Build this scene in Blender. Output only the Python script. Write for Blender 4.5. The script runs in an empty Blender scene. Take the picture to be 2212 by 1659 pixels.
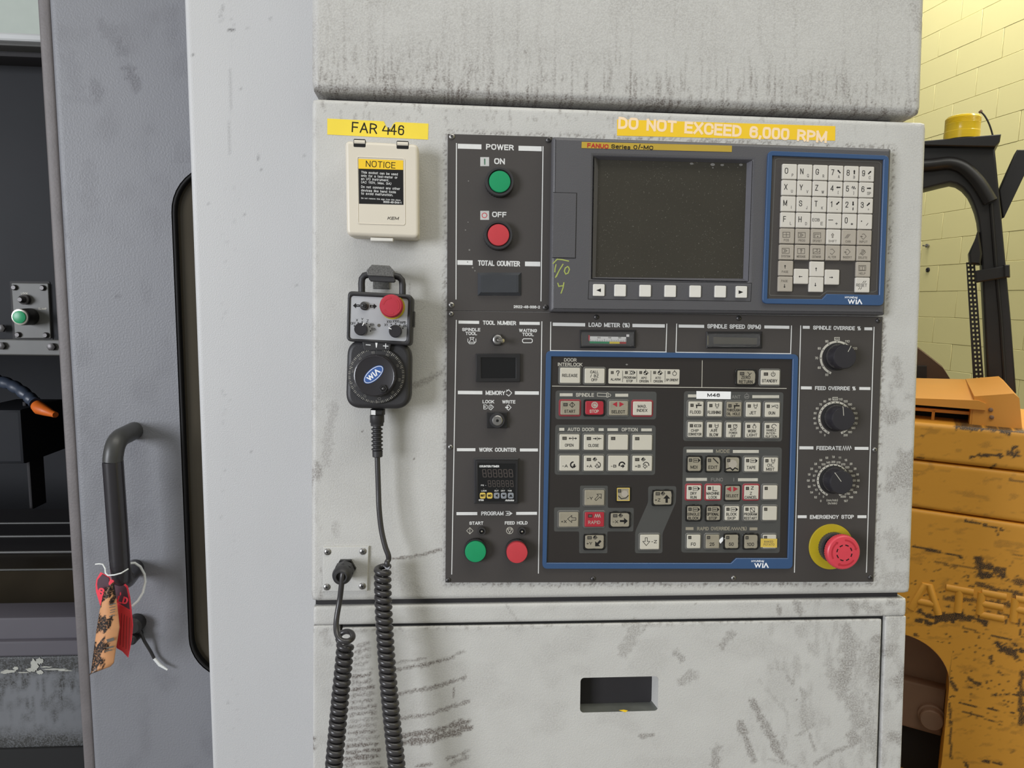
import bpy, math, random
import numpy as np
from mathutils import Matrix, Vector
from mathutils.geometry import tessellate_polygon, delaunay_2d_cdt
C = bpy.context.scene.collection
random.seed(7)
# ------------------------------------------------------------------ camera
F = 1500.0; CX, CY = 1106.0, 829.5
cd = bpy.data.cameras.new('camera'); cam = bpy.data.objects.new('camera', cd); C.objects.link(cam)
cd.sensor_fit = 'HORIZONTAL'; cd.sensor_width = 36.0; cd.lens = F*36/2212; cd.clip_start = .01; cd.clip_end = 60
def nrm(a): a = np.array(a, float); return a/np.linalg.norm(a)
def rod(r):
    r = np.array(r); t = np.linalg.norm(r); k = r/t
    K = np.array([[0,-k[2],k[1]],[k[2],0,-k[0]],[-k[1],k[0],0]])
    return np.eye(3)+math.sin(t)*K+(1-math.cos(t))*K@K
RP = rod([.0394,-.0733,.0109]); TP = np.array([-.2234,-.3188,.7739])   # operator panel seen from the camera
dn = nrm([890-CX, 13300-CY, F])                                        # plumb direction seen from the camera
fw = RP[:,2]-dn*(RP[:,2]@dn); fw = nrm(fw); rt = np.cross(dn, fw)
WC = np.array([rt, fw, -dn])                                           # camera axes -> world axes
CAM = np.array([0., 0., 1.62])
m = np.eye(4); m[:3,:3] = WC@np.diag([1,-1,-1]); m[:3,3] = CAM
cam.matrix_world = Matrix(m.tolist()); bpy.context.scene.camera = cam
# ------------------------------------------------------------------ world, lights, exposure
sc = bpy.context.scene
sc.view_settings.view_transform = 'Standard'; sc.view_settings.look = 'None'
sc.view_settings.exposure = 0.0; sc.view_settings.gamma = 1.0
try: sc.view_settings.use_curve_mapping = False
except Exception: pass
wd = bpy.data.worlds.new('hall_light'); sc.world = wd; wd.use_nodes = True
wd.node_tree.nodes['Background'].inputs[0].default_value = (.98, .99, .93, 1)
wd.node_tree.nodes['Background'].inputs[1].default_value = .35
def area(name, loc, target, sx, sy, power, col):
    l = bpy.data.lights.new(name, 'AREA'); l.shape = 'RECTANGLE'; l.size = sx; l.size_y = sy; l.energy = power; l.color = col
    o = bpy.data.objects.new(name, l); C.objects.link(o); o.location = loc
    o.rotation_euler = (Vector(target)-Vector(loc)).to_track_quat('-Z', 'Y').to_euler(); return o
area('hall_door_daylight', (-4.6, -3.4, 2.15), (.1, .8, 1.5), 2.2, 2.3, 315, (.90, .93, 1.0))
area('ceiling_light_row', (1.2, -.6, 5.2), (1.2, 1.4, 0), 5.0, 1.2, 95, (1.0, .98, .90))
area('ceiling_light_row_far', (3.6, 3.6, 5.2), (3.4, 4.2, 0), 1.5, 4.0, 238, (1.0, .98, .93))
# ------------------------------------------------------------------ frames: local x right, y away, z up
class Fr:
    def __init__(s, M): s.M = np.array(M, float); s.R = s.M[:3,:3]; s.o = s.M[:3,3]
    def L(s, px, py, d=0.):
        r = s.R.T@(WC@np.array([(px-CX)/F, (py-CY)/F, 1.])); c = s.R.T@(CAM-s.o)
        k = (-d-c[1])/r[1]; return c+k*r
    def xz(s, px, py, d=0.): p = s.L(px, py, d); return (p[0], p[2])
    def k(s, px, py, d=0.): return abs(s.L(px+1, py, d)[0]-s.L(px-1, py, d)[0])/2
    def pix(s, P):
        w = np.asarray(P)@s.R.T+s.o; c = (w-CAM)@WC
        return CX+F*c[...,0]/c[...,2], CY+F*c[...,1]/c[...,2]
M = np.eye(4); M[:3,:3] = WC@np.array([RP[:,0], RP[:,2], -RP[:,1]]).T; M[:3,3] = WC@TP+CAM
PF = Fr(M)                       # the leaning operator panel
WF = Fr(np.eye(4))               # the room
TILT = math.asin(PF.R[1,2]) if abs(PF.R[1,2]) < 1 else 0
P0 = PF.o
# ------------------------------------------------------------------ materials
def lin(c): return tuple(((v/255)/12.92 if v <= 10.3 else ((v/255+.055)/1.055)**2.4) for v in c)
def mat(name, rgb, rough=.5, metal=0., var=.08, scale=60., bump=0., bscale=400., spec=.5, dirt=None, trans=0., speck=0., alpha=None, coat=0., vscale=None, dmix=(.35,1.3), emit=0.):
    mt = bpy.data.materials.new(name); mt.use_nodes = True; nt = mt.node_tree; N = nt.nodes; K = nt.links
    b = N['Principled BSDF']; c = lin(rgb)
    tc = N.new('ShaderNodeTexCoord'); src = tc.outputs['Object']
    if vscale:
        mp = N.new('ShaderNodeMapping'); mp.inputs['Scale'].default_value = vscale; K.new(src, mp.inputs[0]); vs = mp.outputs[0]
    else: vs = src
    n = N.new('ShaderNodeTexNoise'); n.inputs['Scale'].default_value = scale; n.inputs['Detail'].default_value = 5; K.new(vs, n.inputs[0])
    mx = N.new('ShaderNodeMix'); mx.data_type = 'RGBA'
    mx.inputs[6].default_value = tuple(v*(1-var) for v in c)+(1,); mx.inputs[7].default_value = tuple(min(1, v*(1+var)) for v in c)+(1,)
    K.new(n.outputs[0], mx.inputs[0]); col = mx.outputs[2]
    if speck:
        n3 = N.new('ShaderNodeTexNoise'); n3.inputs['Scale'].default_value = 700; n3.inputs['Detail'].default_value = 3; K.new(src, n3.inputs[0])
        rp = N.new('ShaderNodeValToRGB'); rp.color_ramp.elements[0].position = .66; rp.color_ramp.elements[1].position = .74
        K.new(n3.outputs[0], rp.inputs[0])
        ml = N.new('ShaderNodeMath'); ml.operation = 'MULTIPLY'; ml.inputs[1].default_value = abs(speck); K.new(rp.outputs[0], ml.inputs[0])
        m2 = N.new('ShaderNodeMix'); m2.data_type = 'RGBA'; K.new(ml.outputs[0], m2.inputs[0]); K.new(col, m2.inputs[6])
        m2.inputs[7].default_value = ((.06,.055,.05,1) if speck > 0 else (.35,.33,.28,1)); col = m2.outputs[2]
    if dirt:
        a = N.new('ShaderNodeAttribute'); a.attribute_name = 'dirt'
        n4 = N.new('ShaderNodeTexNoise'); n4.inputs['Scale'].default_value = 520; n4.inputs['Detail'].default_value = 4; K.new(src, n4.inputs[0])
        mr = N.new('ShaderNodeMapRange'); mr.inputs[1].default_value = .35; mr.inputs[2].default_value = .65; mr.inputs[3].default_value = dmix[0]; mr.inputs[4].default_value = dmix[1]
        K.new(n4.outputs[0], mr.inputs[0])
        mm = N.new('ShaderNodeMath'); mm.operation = 'MULTIPLY'; mm.use_clamp = True; K.new(a.outputs['Fac'], mm.inputs[0]); K.new(mr.outputs[0], mm.inputs[1])
        m3 = N.new('ShaderNodeMix'); m3.data_type = 'RGBA'; K.new(mm.outputs[0], m3.inputs[0]); K.new(col, m3.inputs[6]); m3.inputs[7].default_value = lin(dirt)+(1,); col = m3.outputs[2]
    K.new(col, b.inputs['Base Color'])
    b.inputs['Roughness'].default_value = rough; b.inputs['Metallic'].default_value = metal
    b.inputs['Specular IOR Level'].default_value = spec
    if coat: b.inputs['Coat Weight'].default_value = coat; b.inputs['Coat Roughness'].default_value = .08
    if trans: b.inputs['Transmission Weight'].default_value = trans; b.inputs['IOR'].default_value = 1.4
    if alpha is not None: b.inputs['Alpha'].default_value = alpha
    if emit: K.new(col, b.inputs['Emission Color']); b.inputs['Emission Strength'].default_value = emit
    if bump:
        n2 = N.new('ShaderNodeTexNoise'); n2.inputs['Scale'].default_value = bscale; n2.inputs['Detail'].default_value = 2; K.new(src, n2.inputs[0])
        bp = N.new('ShaderNodeBump'); bp.inputs['Strength'].default_value = bump; bp.inputs['Distance'].default_value = .0008
        K.new(n2.outputs[0], bp.inputs['Height']); K.new(bp.outputs[0], b.inputs['Normal'])
    return mt
m_cab = mat('cabinet_paint', (194,193,189), .5, var=.05, scale=9, bump=.4, bscale=640, dirt=(112,105,100), speck=.10)
m_col = mat('column_paint', (190,190,190), .5, var=.025, scale=9, bump=.35, bscale=640, dirt=(100,98,98), speck=.08)
m_door = mat('door_paint', (121,122,127), .5, var=.05, scale=12, bump=.5, bscale=420, dirt=(84,83,88), speck=.03)
m_edge = mat('door_edge_grime', (104,99,99), .55, var=.25, scale=30, bump=.3, bscale=300)
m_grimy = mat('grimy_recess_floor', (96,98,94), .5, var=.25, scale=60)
m_counter = mat('bluish_black_window', (58,60,64), .3, var=.12, scale=60)
m_crim = mat('crimson_small_head', (176,46,62), .4, var=.08, scale=120)
m_gap = mat('dark_gap', (40,38,40), .7)
m_plate = mat('panel_plate_charcoal', (64,60,58), .5, var=.10, scale=16, bump=.12, bscale=900, speck=-.04)
m_bezel = mat('display_bezel_grey', (81,80,83), .48, var=.05, scale=30, bump=.3, bscale=900)
m_bezel2 = mat('display_chamfer_grey', (92,91,96), .4)
m_screen = mat('dark_screen_glass', (57,54,47), .3, var=.10, scale=25, speck=-.35, spec=.35)
m_blue = mat('blue_frame_plastic', (52,80,118), .35, var=.05, scale=50)
m_white = mat('white_print', (214,214,212), .5, var=.06, scale=200)
m_cream = mat('worn_cream_print', (188,184,172), .5, var=.14, scale=150)
m_dim = mat('rubbed_grey_print', (120,118,114), .6, var=.2, scale=200)
m_black = mat('black_plastic', (32,31,32), .38, var=.12, scale=60)
m_black2 = mat('satin_black_plastic', (44,43,45), .5, var=.15, scale=40, bump=.1, bscale=600)
m_gloss = mat('glossy_black', (16,16,18), .12, var=.1)
m_ink = mat('black_print', (25,24,24), .6, spec=.25)
m_green = mat('green_button', (24,142,92), .35, var=.06, scale=90)
m_red = mat('red_button', (188,60,67), .35, var=.06, scale=90)
m_estop = mat('red_mushroom_head', (206,64,77), .4, var=.07, scale=120)
m_estopd = mat('red_recess', (176,40,52), .5)
m_yel = mat('yellow_disc', (176,155,28), .5, var=.16, scale=45)
m_steel = mat('screw_steel', (150,148,146), .35, .85, var=.15, scale=200)
m_steeld = mat('darkened_screw', (84,82,82), .42, .8, var=.2, scale=200)
m_chrome = mat('nickel', (176,172,164), .25, .9)
m_keyp = mat('ivory_key', (201,196,187), .45, var=.05, scale=60)
m_keyt = mat('grey_tan_key', (166,158,146), .45, var=.06, scale=60)
m_keym = mat('membrane_key_cream', (194,189,175), .42, var=.05, scale=50)
m_keyw = mat('thumbed_key_brown', (146,139,122), .45, var=.28, scale=70)
m_keyr = mat('red_key', (162,40,52), .42, var=.14, scale=70)
m_rim = mat('clear_film_rim', (96,95,91), .3, var=.15, scale=60)
m_rimb = mat('torn_black_rim', (24,23,22), .35)
m_rimr = mat('red_rim', (142,52,60), .4, var=.1)
m_mem = mat('membrane_black', (43,39,37), .38, var=.1, scale=18, speck=-.05)
m_zone = mat('membrane_grey_zone', (73,73,71), .4, var=.1, scale=25)
m_soft = mat('softkey_white', (212,209,202), .45)
m_yell = mat('yellow_tape', (236,210,64), .5, var=.05, scale=30, speck=.05)
m_orng = mat('orange_yellow_tape', (238,196,38), .45, var=.04, scale=30, speck=.05)
m_peach = mat('pale_peach_print', (244,216,178), .5, var=.06)
m_strip = mat('gold_name_strip', (196,166,66), .3, .25, var=.14, scale=12, vscale=(1,1,6))
m_redp = mat('red_print', (170,40,36), .5)
m_beige = mat('beige_plastic', (212,204,188), .42, var=.04, scale=15)
m_beiged = mat('beige_print', (92,86,78), .5)
m_mpgf = mat('scuffed_silver_face', (172,173,176), .45, var=.13, scale=35)
m_spk = mat('hammered_grey_hook', (92,91,89), .45, var=.95, scale=620)
m_cable = mat('cable_rubber', (54,52,53), .3, var=.1, scale=60)
m_led = mat('dark_led_window', (92,88,80), .4)
m_icon = mat('icon_square_grey', (190,190,188), .4)
m_glass = mat('clear_meter_cover', (240,240,240), .03, trans=.97, var=.02)
m_amber = mat('amber_beacon_lens', (248,204,24), .25, var=.12, scale=20, vscale=(1,1,8), coat=.3)
m_wall = mat('yellow_block_paint', (240,229,164), .6, var=.035, scale=5, bump=.15, bscale=60)
m_wallj = mat('yellow_joint_paint', (234,222,154), .7, var=.05)
m_floor = mat('concrete_floor', (108,104,98), .6, var=.15, scale=3)
m_fork = mat('forklift_orange', (226,160,56), .5, var=.07, scale=6, bump=.35, bscale=90, dirt=(54,44,36), dmix=(.5,1.7))
m_forkt = mat('forklift_hood_orange', (222,152,62), .5, var=.06, scale=8)
m_fdark = mat('forklift_black', (36,34,34), .38, var=.25, scale=14)
m_fbrown = mat('forklift_grimy_brown', (132,102,82), .6, var=.2, scale=9)
m_seat = mat('seat_brown', (92,68,50), .6)
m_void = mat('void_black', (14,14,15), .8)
m_int = mat('interior_dark_steel', (40,41,44), .6, var=.35, scale=5, spec=.15)
m_int2 = mat('interior_grey_steel', (84,84,81), .45, var=.3, scale=18)
m_sill = mat('sill_grey', (80,77,84), .5, var=.12, scale=12)
m_low = mat('dirty_lower_cover', (104,106,110), .55, var=.25, scale=14, vscale=(1,1,.35), dirt=(46,46,44))
m_lightp = mat('pale_roof_sheet', (160,168,161), .6, var=.05)
m_rail = mat('pale_rail', (178,180,180), .45, var=.12, scale=20)
m_way = mat('way_cover_oily', (50,44,35), .35, .2, var=.45, scale=12)
m_pane = mat('smoked_window', (72,66,55), .12, var=.25, scale=6, trans=.15, spec=.5)
m_hdl = mat('black_handle_paint', (40,38,42), .28, var=.25, scale=25, coat=.2)
m_hdlw = mat('worn_handle_bend', (60,60,59), .4, var=.25, scale=50)
m_pink = mat('fluorescent_pink_tag', (244,66,84), .5)
m_tagr = mat('tag_red_paper', (214,60,62), .5, var=.08)
m_tagp = mat('tag_purple_film', (86,62,72), .4, var=.15)
m_copper = mat('scorched_tan_paper', (206,150,106), .35, var=.12, scale=60, dirt=(26,20,19), dmix=(.5,1.5))
m_wire = mat('white_tie', (222,224,222), .4)
m_hose = mat('hose_blue_grey', (58,66,80), .4, var=.2)
m_noz = mat('orange_nozzle', (212,104,36), .4)
m_chalk = mat('yellow_green_chalk', (158,168,84), .7, var=.25, scale=150)
m_smear = mat('white_dried_smear', (164,164,156), .7, var=.35, scale=60)
m_paper = mat('white_label', (236,236,236), .5)
m_wlogo = mat('logo_white', (232,234,238), .45)
m_ovalb = mat('logo_blue', (58,92,156), .35)
m_screenl = mat('unlit_digits', (74,66,62), .5)
m_gold = mat('rst_key_yellow', (206,178,82), .45)
m_gkey = mat('grey_small_key', (128,132,138), .45)
m_spring = mat('rubbed_collar', (74,72,72), .35, .3, var=.2)
# ------------------------------------------------------------------ mesh builder
def rrect(x0, x1, z0, z1, r, n=4):
    if r <= 0: return [(x0,z0),(x1,z0),(x1,z1),(x0,z1)]
    o = []
    for cx, cz, a in ((x1-r,z0+r,-90),(x1-r,z1-r,0),(x0+r,z1-r,90),(x0+r,z0+r,180)):
        for i in range(n+1):
            t = math.radians(a+90*i/n); o.append((cx+r*math.cos(t), cz+r*math.sin(t)))
    return o
def circ(cx, cz, r, n=24, a0=0., rz=None): return [(cx+r*math.cos(a0+2*math.pi*i/n), cz+(rz or r)*math.sin(a0+2*math.pi*i/n)) for i in range(n)]
def sarea(l): return sum(l[i][0]*l[(i+1)%len(l)][1]-l[(i+1)%len(l)][0]*l[i][1] for i in range(len(l)))/2
def rquad(q, r, n=4):     # round the corners of any polygon (x,z)
    if sarea(q) < 0: q = q[::-1]
    o = []; N = len(q)
    for i in range(N):
        p = np.array(q[i]); a = nrm(np.array(q[i-1])-p); b = nrm(np.array(q[(i+1)%N])-p)
        A, B = p+a*r, p+b*r
        for j in range(n+1):
            t = j/n; o.append(tuple((1-t)**2*A+2*t*(1-t)*p+t*t*B))
    return o
def inset(l, d):
    n = len(l); o = []
    for i in range(n):
        p = np.array(l[i]); a = p-np.array(l[i-1]); b = np.array(l[(i+1)%n])-p
        la, lb = np.hypot(*a), np.hypot(*b)
        if la < 1e-9 or lb < 1e-9: o.append(tuple(p)); continue
        n1 = np.array([-a[1],a[0]])/la; n2 = np.array([-b[1],b[0]])/lb; s = n1+n2; k = s@s
        o.append(tuple(p+d*(s*2/k if k > .4 else n1)))
    return o
class MB:
    def __init__(s): s.v = []; s.f = []; s.m = []; s.mats = []; s.sharp = []
    def mi(s, mt):
        if mt not in s.mats: s.mats.append(mt)
        return s.mats.index(mt)
    def face(s, idx, k): s.f.append(tuple(idx)); s.m.append(k)
    def slab(s, loop, yb, yf, mt, bev=0., seg=2, holes=(), back=False):
        k = s.mi(mt); loops = [loop if sarea(loop) > 0 else loop[::-1]]+[(h if sarea(h) < 0 else h[::-1]) for h in holes]
        fy = yb if callable(yb) else (lambda x, z: yb)
        caps = []; backs = []
        for lp in loops:
            n = len(lp); st = [(0, None)]
            if bev > 0:
                for j in range(seg+1):
                    t = j/seg*math.pi/2; st.append((bev*(1-math.cos(t)), yf+bev*(1-math.sin(t))))
            else: st.append((0, yf))
            prev = None
            for off, y in st:
                l2 = inset(lp, off) if off else lp; base = len(s.v)
                s.v += [(x, fy(x,z) if y is None else y, z) for x, z in l2]
                if prev is not None:
                    for i in range(n): j = (i+1)%n; s.face((prev+i, prev+j, base+j, base+i), k)
                else: backs.append((base, lp))
                prev = base
            caps.append((prev, l2))
        n0 = len(s.f); s.cap(caps, k)
        if bev > 0: s.sharp += range(n0, len(s.f))
        if back: s.cap(backs, k, True)
    def cap(s, caps, k, flip=False):
        if len(caps) == 1:
            b, l = caps[0]; r = list(range(b, b+len(l))); s.face(r[::-1] if flip else r, k); return
        idx = [i for b, l in caps for i in range(b, b+len(l))]; pts = [p for b, l in caps for p in l]
        T = tessellate_polygon([[Vector((x*1e3,z*1e3,0)) for x, z in l] for b, l in caps])
        want = sum(sarea(l) for b, l in caps)
        if abs(sum(abs(sarea([pts[i] for i in t])) for t in T)-want) > 2e-3*want:
            E = []; o = 0
            for b, l in caps: E += [(o+i, o+(i+1)%len(l)) for i in range(len(l))]; o += len(l)
            r = delaunay_2d_cdt([Vector((x*1e3,z*1e3)) for x, z in pts], E, [], 2, 1e-5)
            if all(len(v) for v in r[3]): T = [[r[3][i][0] for i in f] for f in r[2]]
        for t in T:
            t = list(t); a = sarea([pts[i] for i in t])
            if abs(a) < 1e-16: continue
            t = t if (a > 0) != flip else t[::-1]; s.face([idx[i] for i in t], k)
    def flat(s, loop, y, mt, holes=()):
        k = s.mi(mt); caps = []
        for i, lp in enumerate([loop]+list(holes)):
            if (sarea(lp) > 0) != (i == 0): lp = lp[::-1]
            caps.append((len(s.v), lp)); s.v += [(x,y,z) for x, z in lp]
        s.cap(caps, k)
    def box(s, x0, x1, y0, y1, z0, z1, mt, bev=0.): s.slab([(x0,z0),(x1,z0),(x1,z1),(x0,z1)], y1, y0, mt, bev, back=True)
    def lathe(s, cx, cz, prof, mt, n=32, wob=None):
        k = s.mi(mt); prev = None
        for r, y in prof:
            b = len(s.v)
            for i in range(n):
                a = 2*math.pi*i/n; rr = r*(1+(wob if wob and i%2 else 0)); s.v.append((cx+rr*math.cos(a), y, cz+rr*math.sin(a)))
            if prev is not None:
                for i in range(n): j = (i+1)%n; s.face((prev+i, prev+j, b+j, b+i), k)
            prev = b
        s.face(range(prev, prev+n), k)
    def tube(s, pts, r, mt, n=10, closed=False):
        k = s.mi(mt); P = [np.array(p, float) for p in pts]; N = len(P); rr = r if hasattr(r, '__len__') else [r]*N
        T = [nrm((P[(i+1)%N] if closed else P[min(i+1,N-1)])-(P[i-1] if closed else P[max(i-1,0)])) for i in range(N)]
        u = np.cross(T[0], [0,0,1.]); u = nrm(u) if np.linalg.norm(u) > 1e-3 else np.array([1.,0,0]); rings = []
        for i in range(N):
            u = nrm(u-T[i]*(u@T[i])); w = np.cross(T[i], u); b = len(s.v); rings.append(b)
            for j in range(n): a = 2*math.pi*j/n; s.v.append(tuple(P[i]+rr[i]*(u*math.cos(a)+w*math.sin(a))))
        for i in range(N if closed else N-1):
            a, b = rings[i], rings[(i+1)%N]
            for j in range(n): q = (j+1)%n; s.face((a+j, a+q, b+q, b+j), k)
        if not closed: s.face([rings[0]+j for j in range(n)][::-1], k); s.face([rings[-1]+j for j in range(n)], k)
    def raw(s, V, Fs, mt):
        k = s.mi(mt); b = len(s.v); s.v += [tuple(v) for v in V]
        for f in Fs: s.face([b+i for i in f], k)
    # flat print at depth y: points in local (x,z)
    def line(s, pts, w, y, mt, closed=False): ribbon(s, list(pts), closed, w, y-s.lift(), s.mi(mt))
    def lift(s): s.nl = (getattr(s, 'nl', 0)+1)%8; return s.nl*4e-6
    def text(s, t, x, z, h, y, mt, w=None, bold=.018, rot=0., align='c', shear=0., depth=None):
        wt = min(.23, .112+bold*2.9); th = h*wt; ls, W = glyph_lines(t, .25); H = h-th; k = s.mi(mt)
        sx = ((w-th)/W) if w and W > .05 else H*.92
        ca, sa = math.cos(rot), math.sin(rot); ox = {'c': W/2, 'l': 0, 'r': W}[align]
        for P, c in ls:
            Q = []
            for a, b in P:
                X = (a-ox)*sx+shear*(b-.5)*H; Z = (b-.5)*H; Q.append((x+X*ca-Z*sa, z+X*sa+Z*ca))
            ribbon(s, Q, c, th, y-s.lift(), k)
# ------------------------------------------------------------------ stroke lettering: centre lines, y 0..1 = base line..cap height
GL = {}
def _gd(spec):
    for ln in spec.strip().split('\n'):
        ch, w, body = ln.split(' ', 2); st = []
        for s in body.split(';'):
            r = .0; cl_ = False; s = s.strip()
            if s[0] == 'r': r = .44; s = s[1:]
            elif s[0] == 's': r = .16; s = s[1:]
            if s[-1] == 'c': cl_ = True; s = s[:-1]
            v = [float(a) for a in s.split()]; st.append((list(zip(v[::2], v[1::2])), r, cl_))
        GL[ch] = (float(w), st)
_gd('''A .62 0 0 .31 1 .62 0;.12 .34 .5 .34
B .54 0 0 0 1;r0 1 .5 1 .5 .53 0 .53;r0 .53 .54 .53 .54 0 0 0
C .58 r.58 .68 .58 1 0 1 0 0 .58 0 .58 .32
D .56 0 0 0 1;r0 1 .56 1 .56 0 0 0
E .48 0 0 0 1;0 1 .48 1;0 .52 .44 .52;0 0 .48 0
F .46 0 0 0 1;0 1 .46 1;0 .5 .42 .5
G .60 r.6 .7 .6 1 0 1 0 0 .6 0 .6 .46;.6 .46 .34 .46
H .56 0 0 0 1;.56 0 .56 1;0 .52 .56 .52
I .02 .01 0 .01 1
J .44 r.44 1 .44 0 0 0 0 .3
K .56 0 0 0 1;.54 1 .02 .4;.2 .58 .56 0
L .46 0 1 0 0;0 0 .46 0
M .70 0 0 0 1 .35 .1 .7 1 .7 0
N .56 0 0 0 1 .56 0 .56 1
O .60 r.3 1 0 1 0 0 .6 0 .6 1c
P .52 0 0 0 1;r0 1 .52 1 .52 .46 0 .46
Q .60 r.3 1 0 1 0 0 .6 0 .6 1c;.36 .22 .6 -.04
R .55 0 0 0 1;r0 1 .52 1 .52 .48 0 .48;.3 .48 .55 0
S .54 r.52 .74 .52 1 0 1 0 .54 .54 .48 .54 0 0 0 0 .28
T .54 0 1 .54 1;.27 1 .27 0
U .56 r0 1 0 0 .56 0 .56 1
V .58 0 1 .29 0 .58 1
W .84 0 1 .21 0 .42 1 .63 0 .84 1
X .58 0 0 .58 1;0 1 .58 0
Y .58 0 1 .29 .45 .58 1;.29 .45 .29 0
Z .52 0 1 .52 1 0 0 .52 0
0 .50 r.25 1 0 1 0 0 .5 0 .5 1c
1 .26 .02 .78 .22 1 .22 0
2 .50 r0 .7 0 1 .5 1 .5 .6 .02 .02;.0 0 .5 0
3 .50 r0 .74 0 1 .48 1 .48 .54 .18 .54;r.18 .54 .5 .54 .5 0 0 0 0 .28
4 .54 .42 0 .42 1 0 .28 .54 .28
5 .50 .46 1 .07 1 .02 .5;r.02 .5 .06 .62 .5 .62 .5 0 0 0 0 .26
6 .50 r.48 .80 .46 1 0 1 0 .3;r.25 .6 0 .6 0 0 .5 0 .5 .6c
7 .48 0 1 .48 1 .16 0
8 .50 r.25 1 .02 1 .02 .54 .48 .54 .48 1c;r.25 .54 0 .54 0 0 .5 0 .5 .54c
9 .50 r.02 .20 .04 0 .5 0 .5 .7;r.25 1 0 1 0 .4 .5 .4 .5 1c
a .42 r.02 .56 .02 .74 .4 .74 .4 0;r.4 .44 0 .44 0 0 .4 0 .4 .3
b .44 0 0 0 1;r0 .4 0 .74 .44 .74 .44 0 0 0 0 .34
c .40 r.4 .52 .4 .74 0 .74 0 0 .4 0 .4 .22
d .44 .44 0 .44 1;r.44 .4 .44 .74 0 .74 0 0 .44 0 .44 .34
e .44 r0 .38 .44 .38 .44 .74 0 .74 0 0 .44 0 .44 .18
f .28 r.28 1 .1 1 .1 0;0 .72 .26 .72
g .44 r.44 .4 .44 .74 0 .74 0 0 .44 0 .44 .34;r.44 .74 .44 -.26 0 -.26 0 -.1
h .42 0 0 0 1;r0 .4 0 .74 .42 .74 .42 0
i .02 .01 0 .01 .74;.01 .92 .01 1
k .40 0 0 0 1;.38 .74 .02 .3;.14 .44 .4 0
l .02 .01 0 .01 1
m .70 0 0 0 .74;r0 .4 0 .74 .35 .74 .35 0;r.35 .4 .35 .74 .7 .74 .7 0
n .42 0 0 0 .74;r0 .4 0 .74 .42 .74 .42 0
o .44 r.22 .74 0 .74 0 0 .44 0 .44 .74c
p .44 0 -.26 0 .74;r0 .4 0 .74 .44 .74 .44 0 0 0 0 .34
r .26 0 0 0 .74;s0 .46 0 .7 .26 .72
s .38 s.36 .56 .36 .74 .02 .74 .02 .4 .38 .34 .38 0 0 0 0 .18
t .26 s.1 .96 .1 0 .26 0;0 .72 .26 .72
u .42 r0 .74 0 0 .42 0 .42 .34;.42 .74 .42 0
v .40 0 .74 .2 0 .4 .74
x .40 0 0 .4 .74;0 .74 .4 0
y .42 0 .74 .21 0;.42 .74 .14 -.26
. .02 .01 0 .01 .07
, .06 .05 .07 0 -.14
- .26 0 .45 .26 .45
+ .44 0 .45 .44 .45;.22 .18 .22 .72
/ .32 0 -.05 .32 1.05
? .46 s.02 .72 .02 1 .46 1 .46 .6 .23 .46 .23 .26;.23 0 .23 .06
% .74 s.16 1 0 1 0 .56 .32 .56 .32 1c;s.58 .44 .42 .44 .42 0 .74 0 .74 .44c;.16 -.02 .58 1.02
( .18 s.18 1.1 .02 .85 .02 .15 .18 -.1
) .18 s0 1.1 .16 .85 .16 .15 0 -.1
[ .18 .18 1 0 1 0 0 .18 0
] .18 0 1 .18 1 .18 0 0 0
# .46 .12 0 .18 1;.3 0 .36 1;0 .32 .46 .32;0 .68 .46 .68
= .40 0 .3 .4 .3;0 .62 .4 .62
* .36 .18 .2 .18 .8;0 .36 .36 .64;0 .64 .36 .36''')
def rpoly(P, r, closed):
    if r <= 0: return P
    n = len(P); o = []
    for i in range(n):
        p = np.array(P[i])
        if not closed and i in (0, n-1): o.append(tuple(p)); continue
        a = np.array(P[i-1])-p; b = np.array(P[(i+1)%n])-p; la, lb = np.hypot(*a), np.hypot(*b)
        if min(la, lb) < 1e-6: o.append(tuple(p)); continue
        ea = 1. if (not closed and i == 1) else .5; eb = 1. if (not closed and i == n-2) else .5
        A, B_ = p+a/la*min(r, la*ea), p+b/lb*min(r, lb*eb)
        for j in range(6): t = j/5; o.append(tuple((1-t)**2*A+2*t*(1-t)*p+t*t*B_))
    return o
_gl = {}
def glyph_lines(t, gap):
    key = (t, gap)
    if key in _gl: return _gl[key]
    x = 0.; out = []
    for ch in t:
        if ch == ' ': x += .58; continue
        w, st = GL.get(ch) or GL.get(ch.upper()) or (.3, [])
        for P, r, c in st:
            q_ = [p for i, p in enumerate(rpoly(P, r, c))]; out.append(([(x+a, b) for a, b in q_], c))
        x += w+gap
    _gl[key] = (out, x-gap); return _gl[key]
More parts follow.
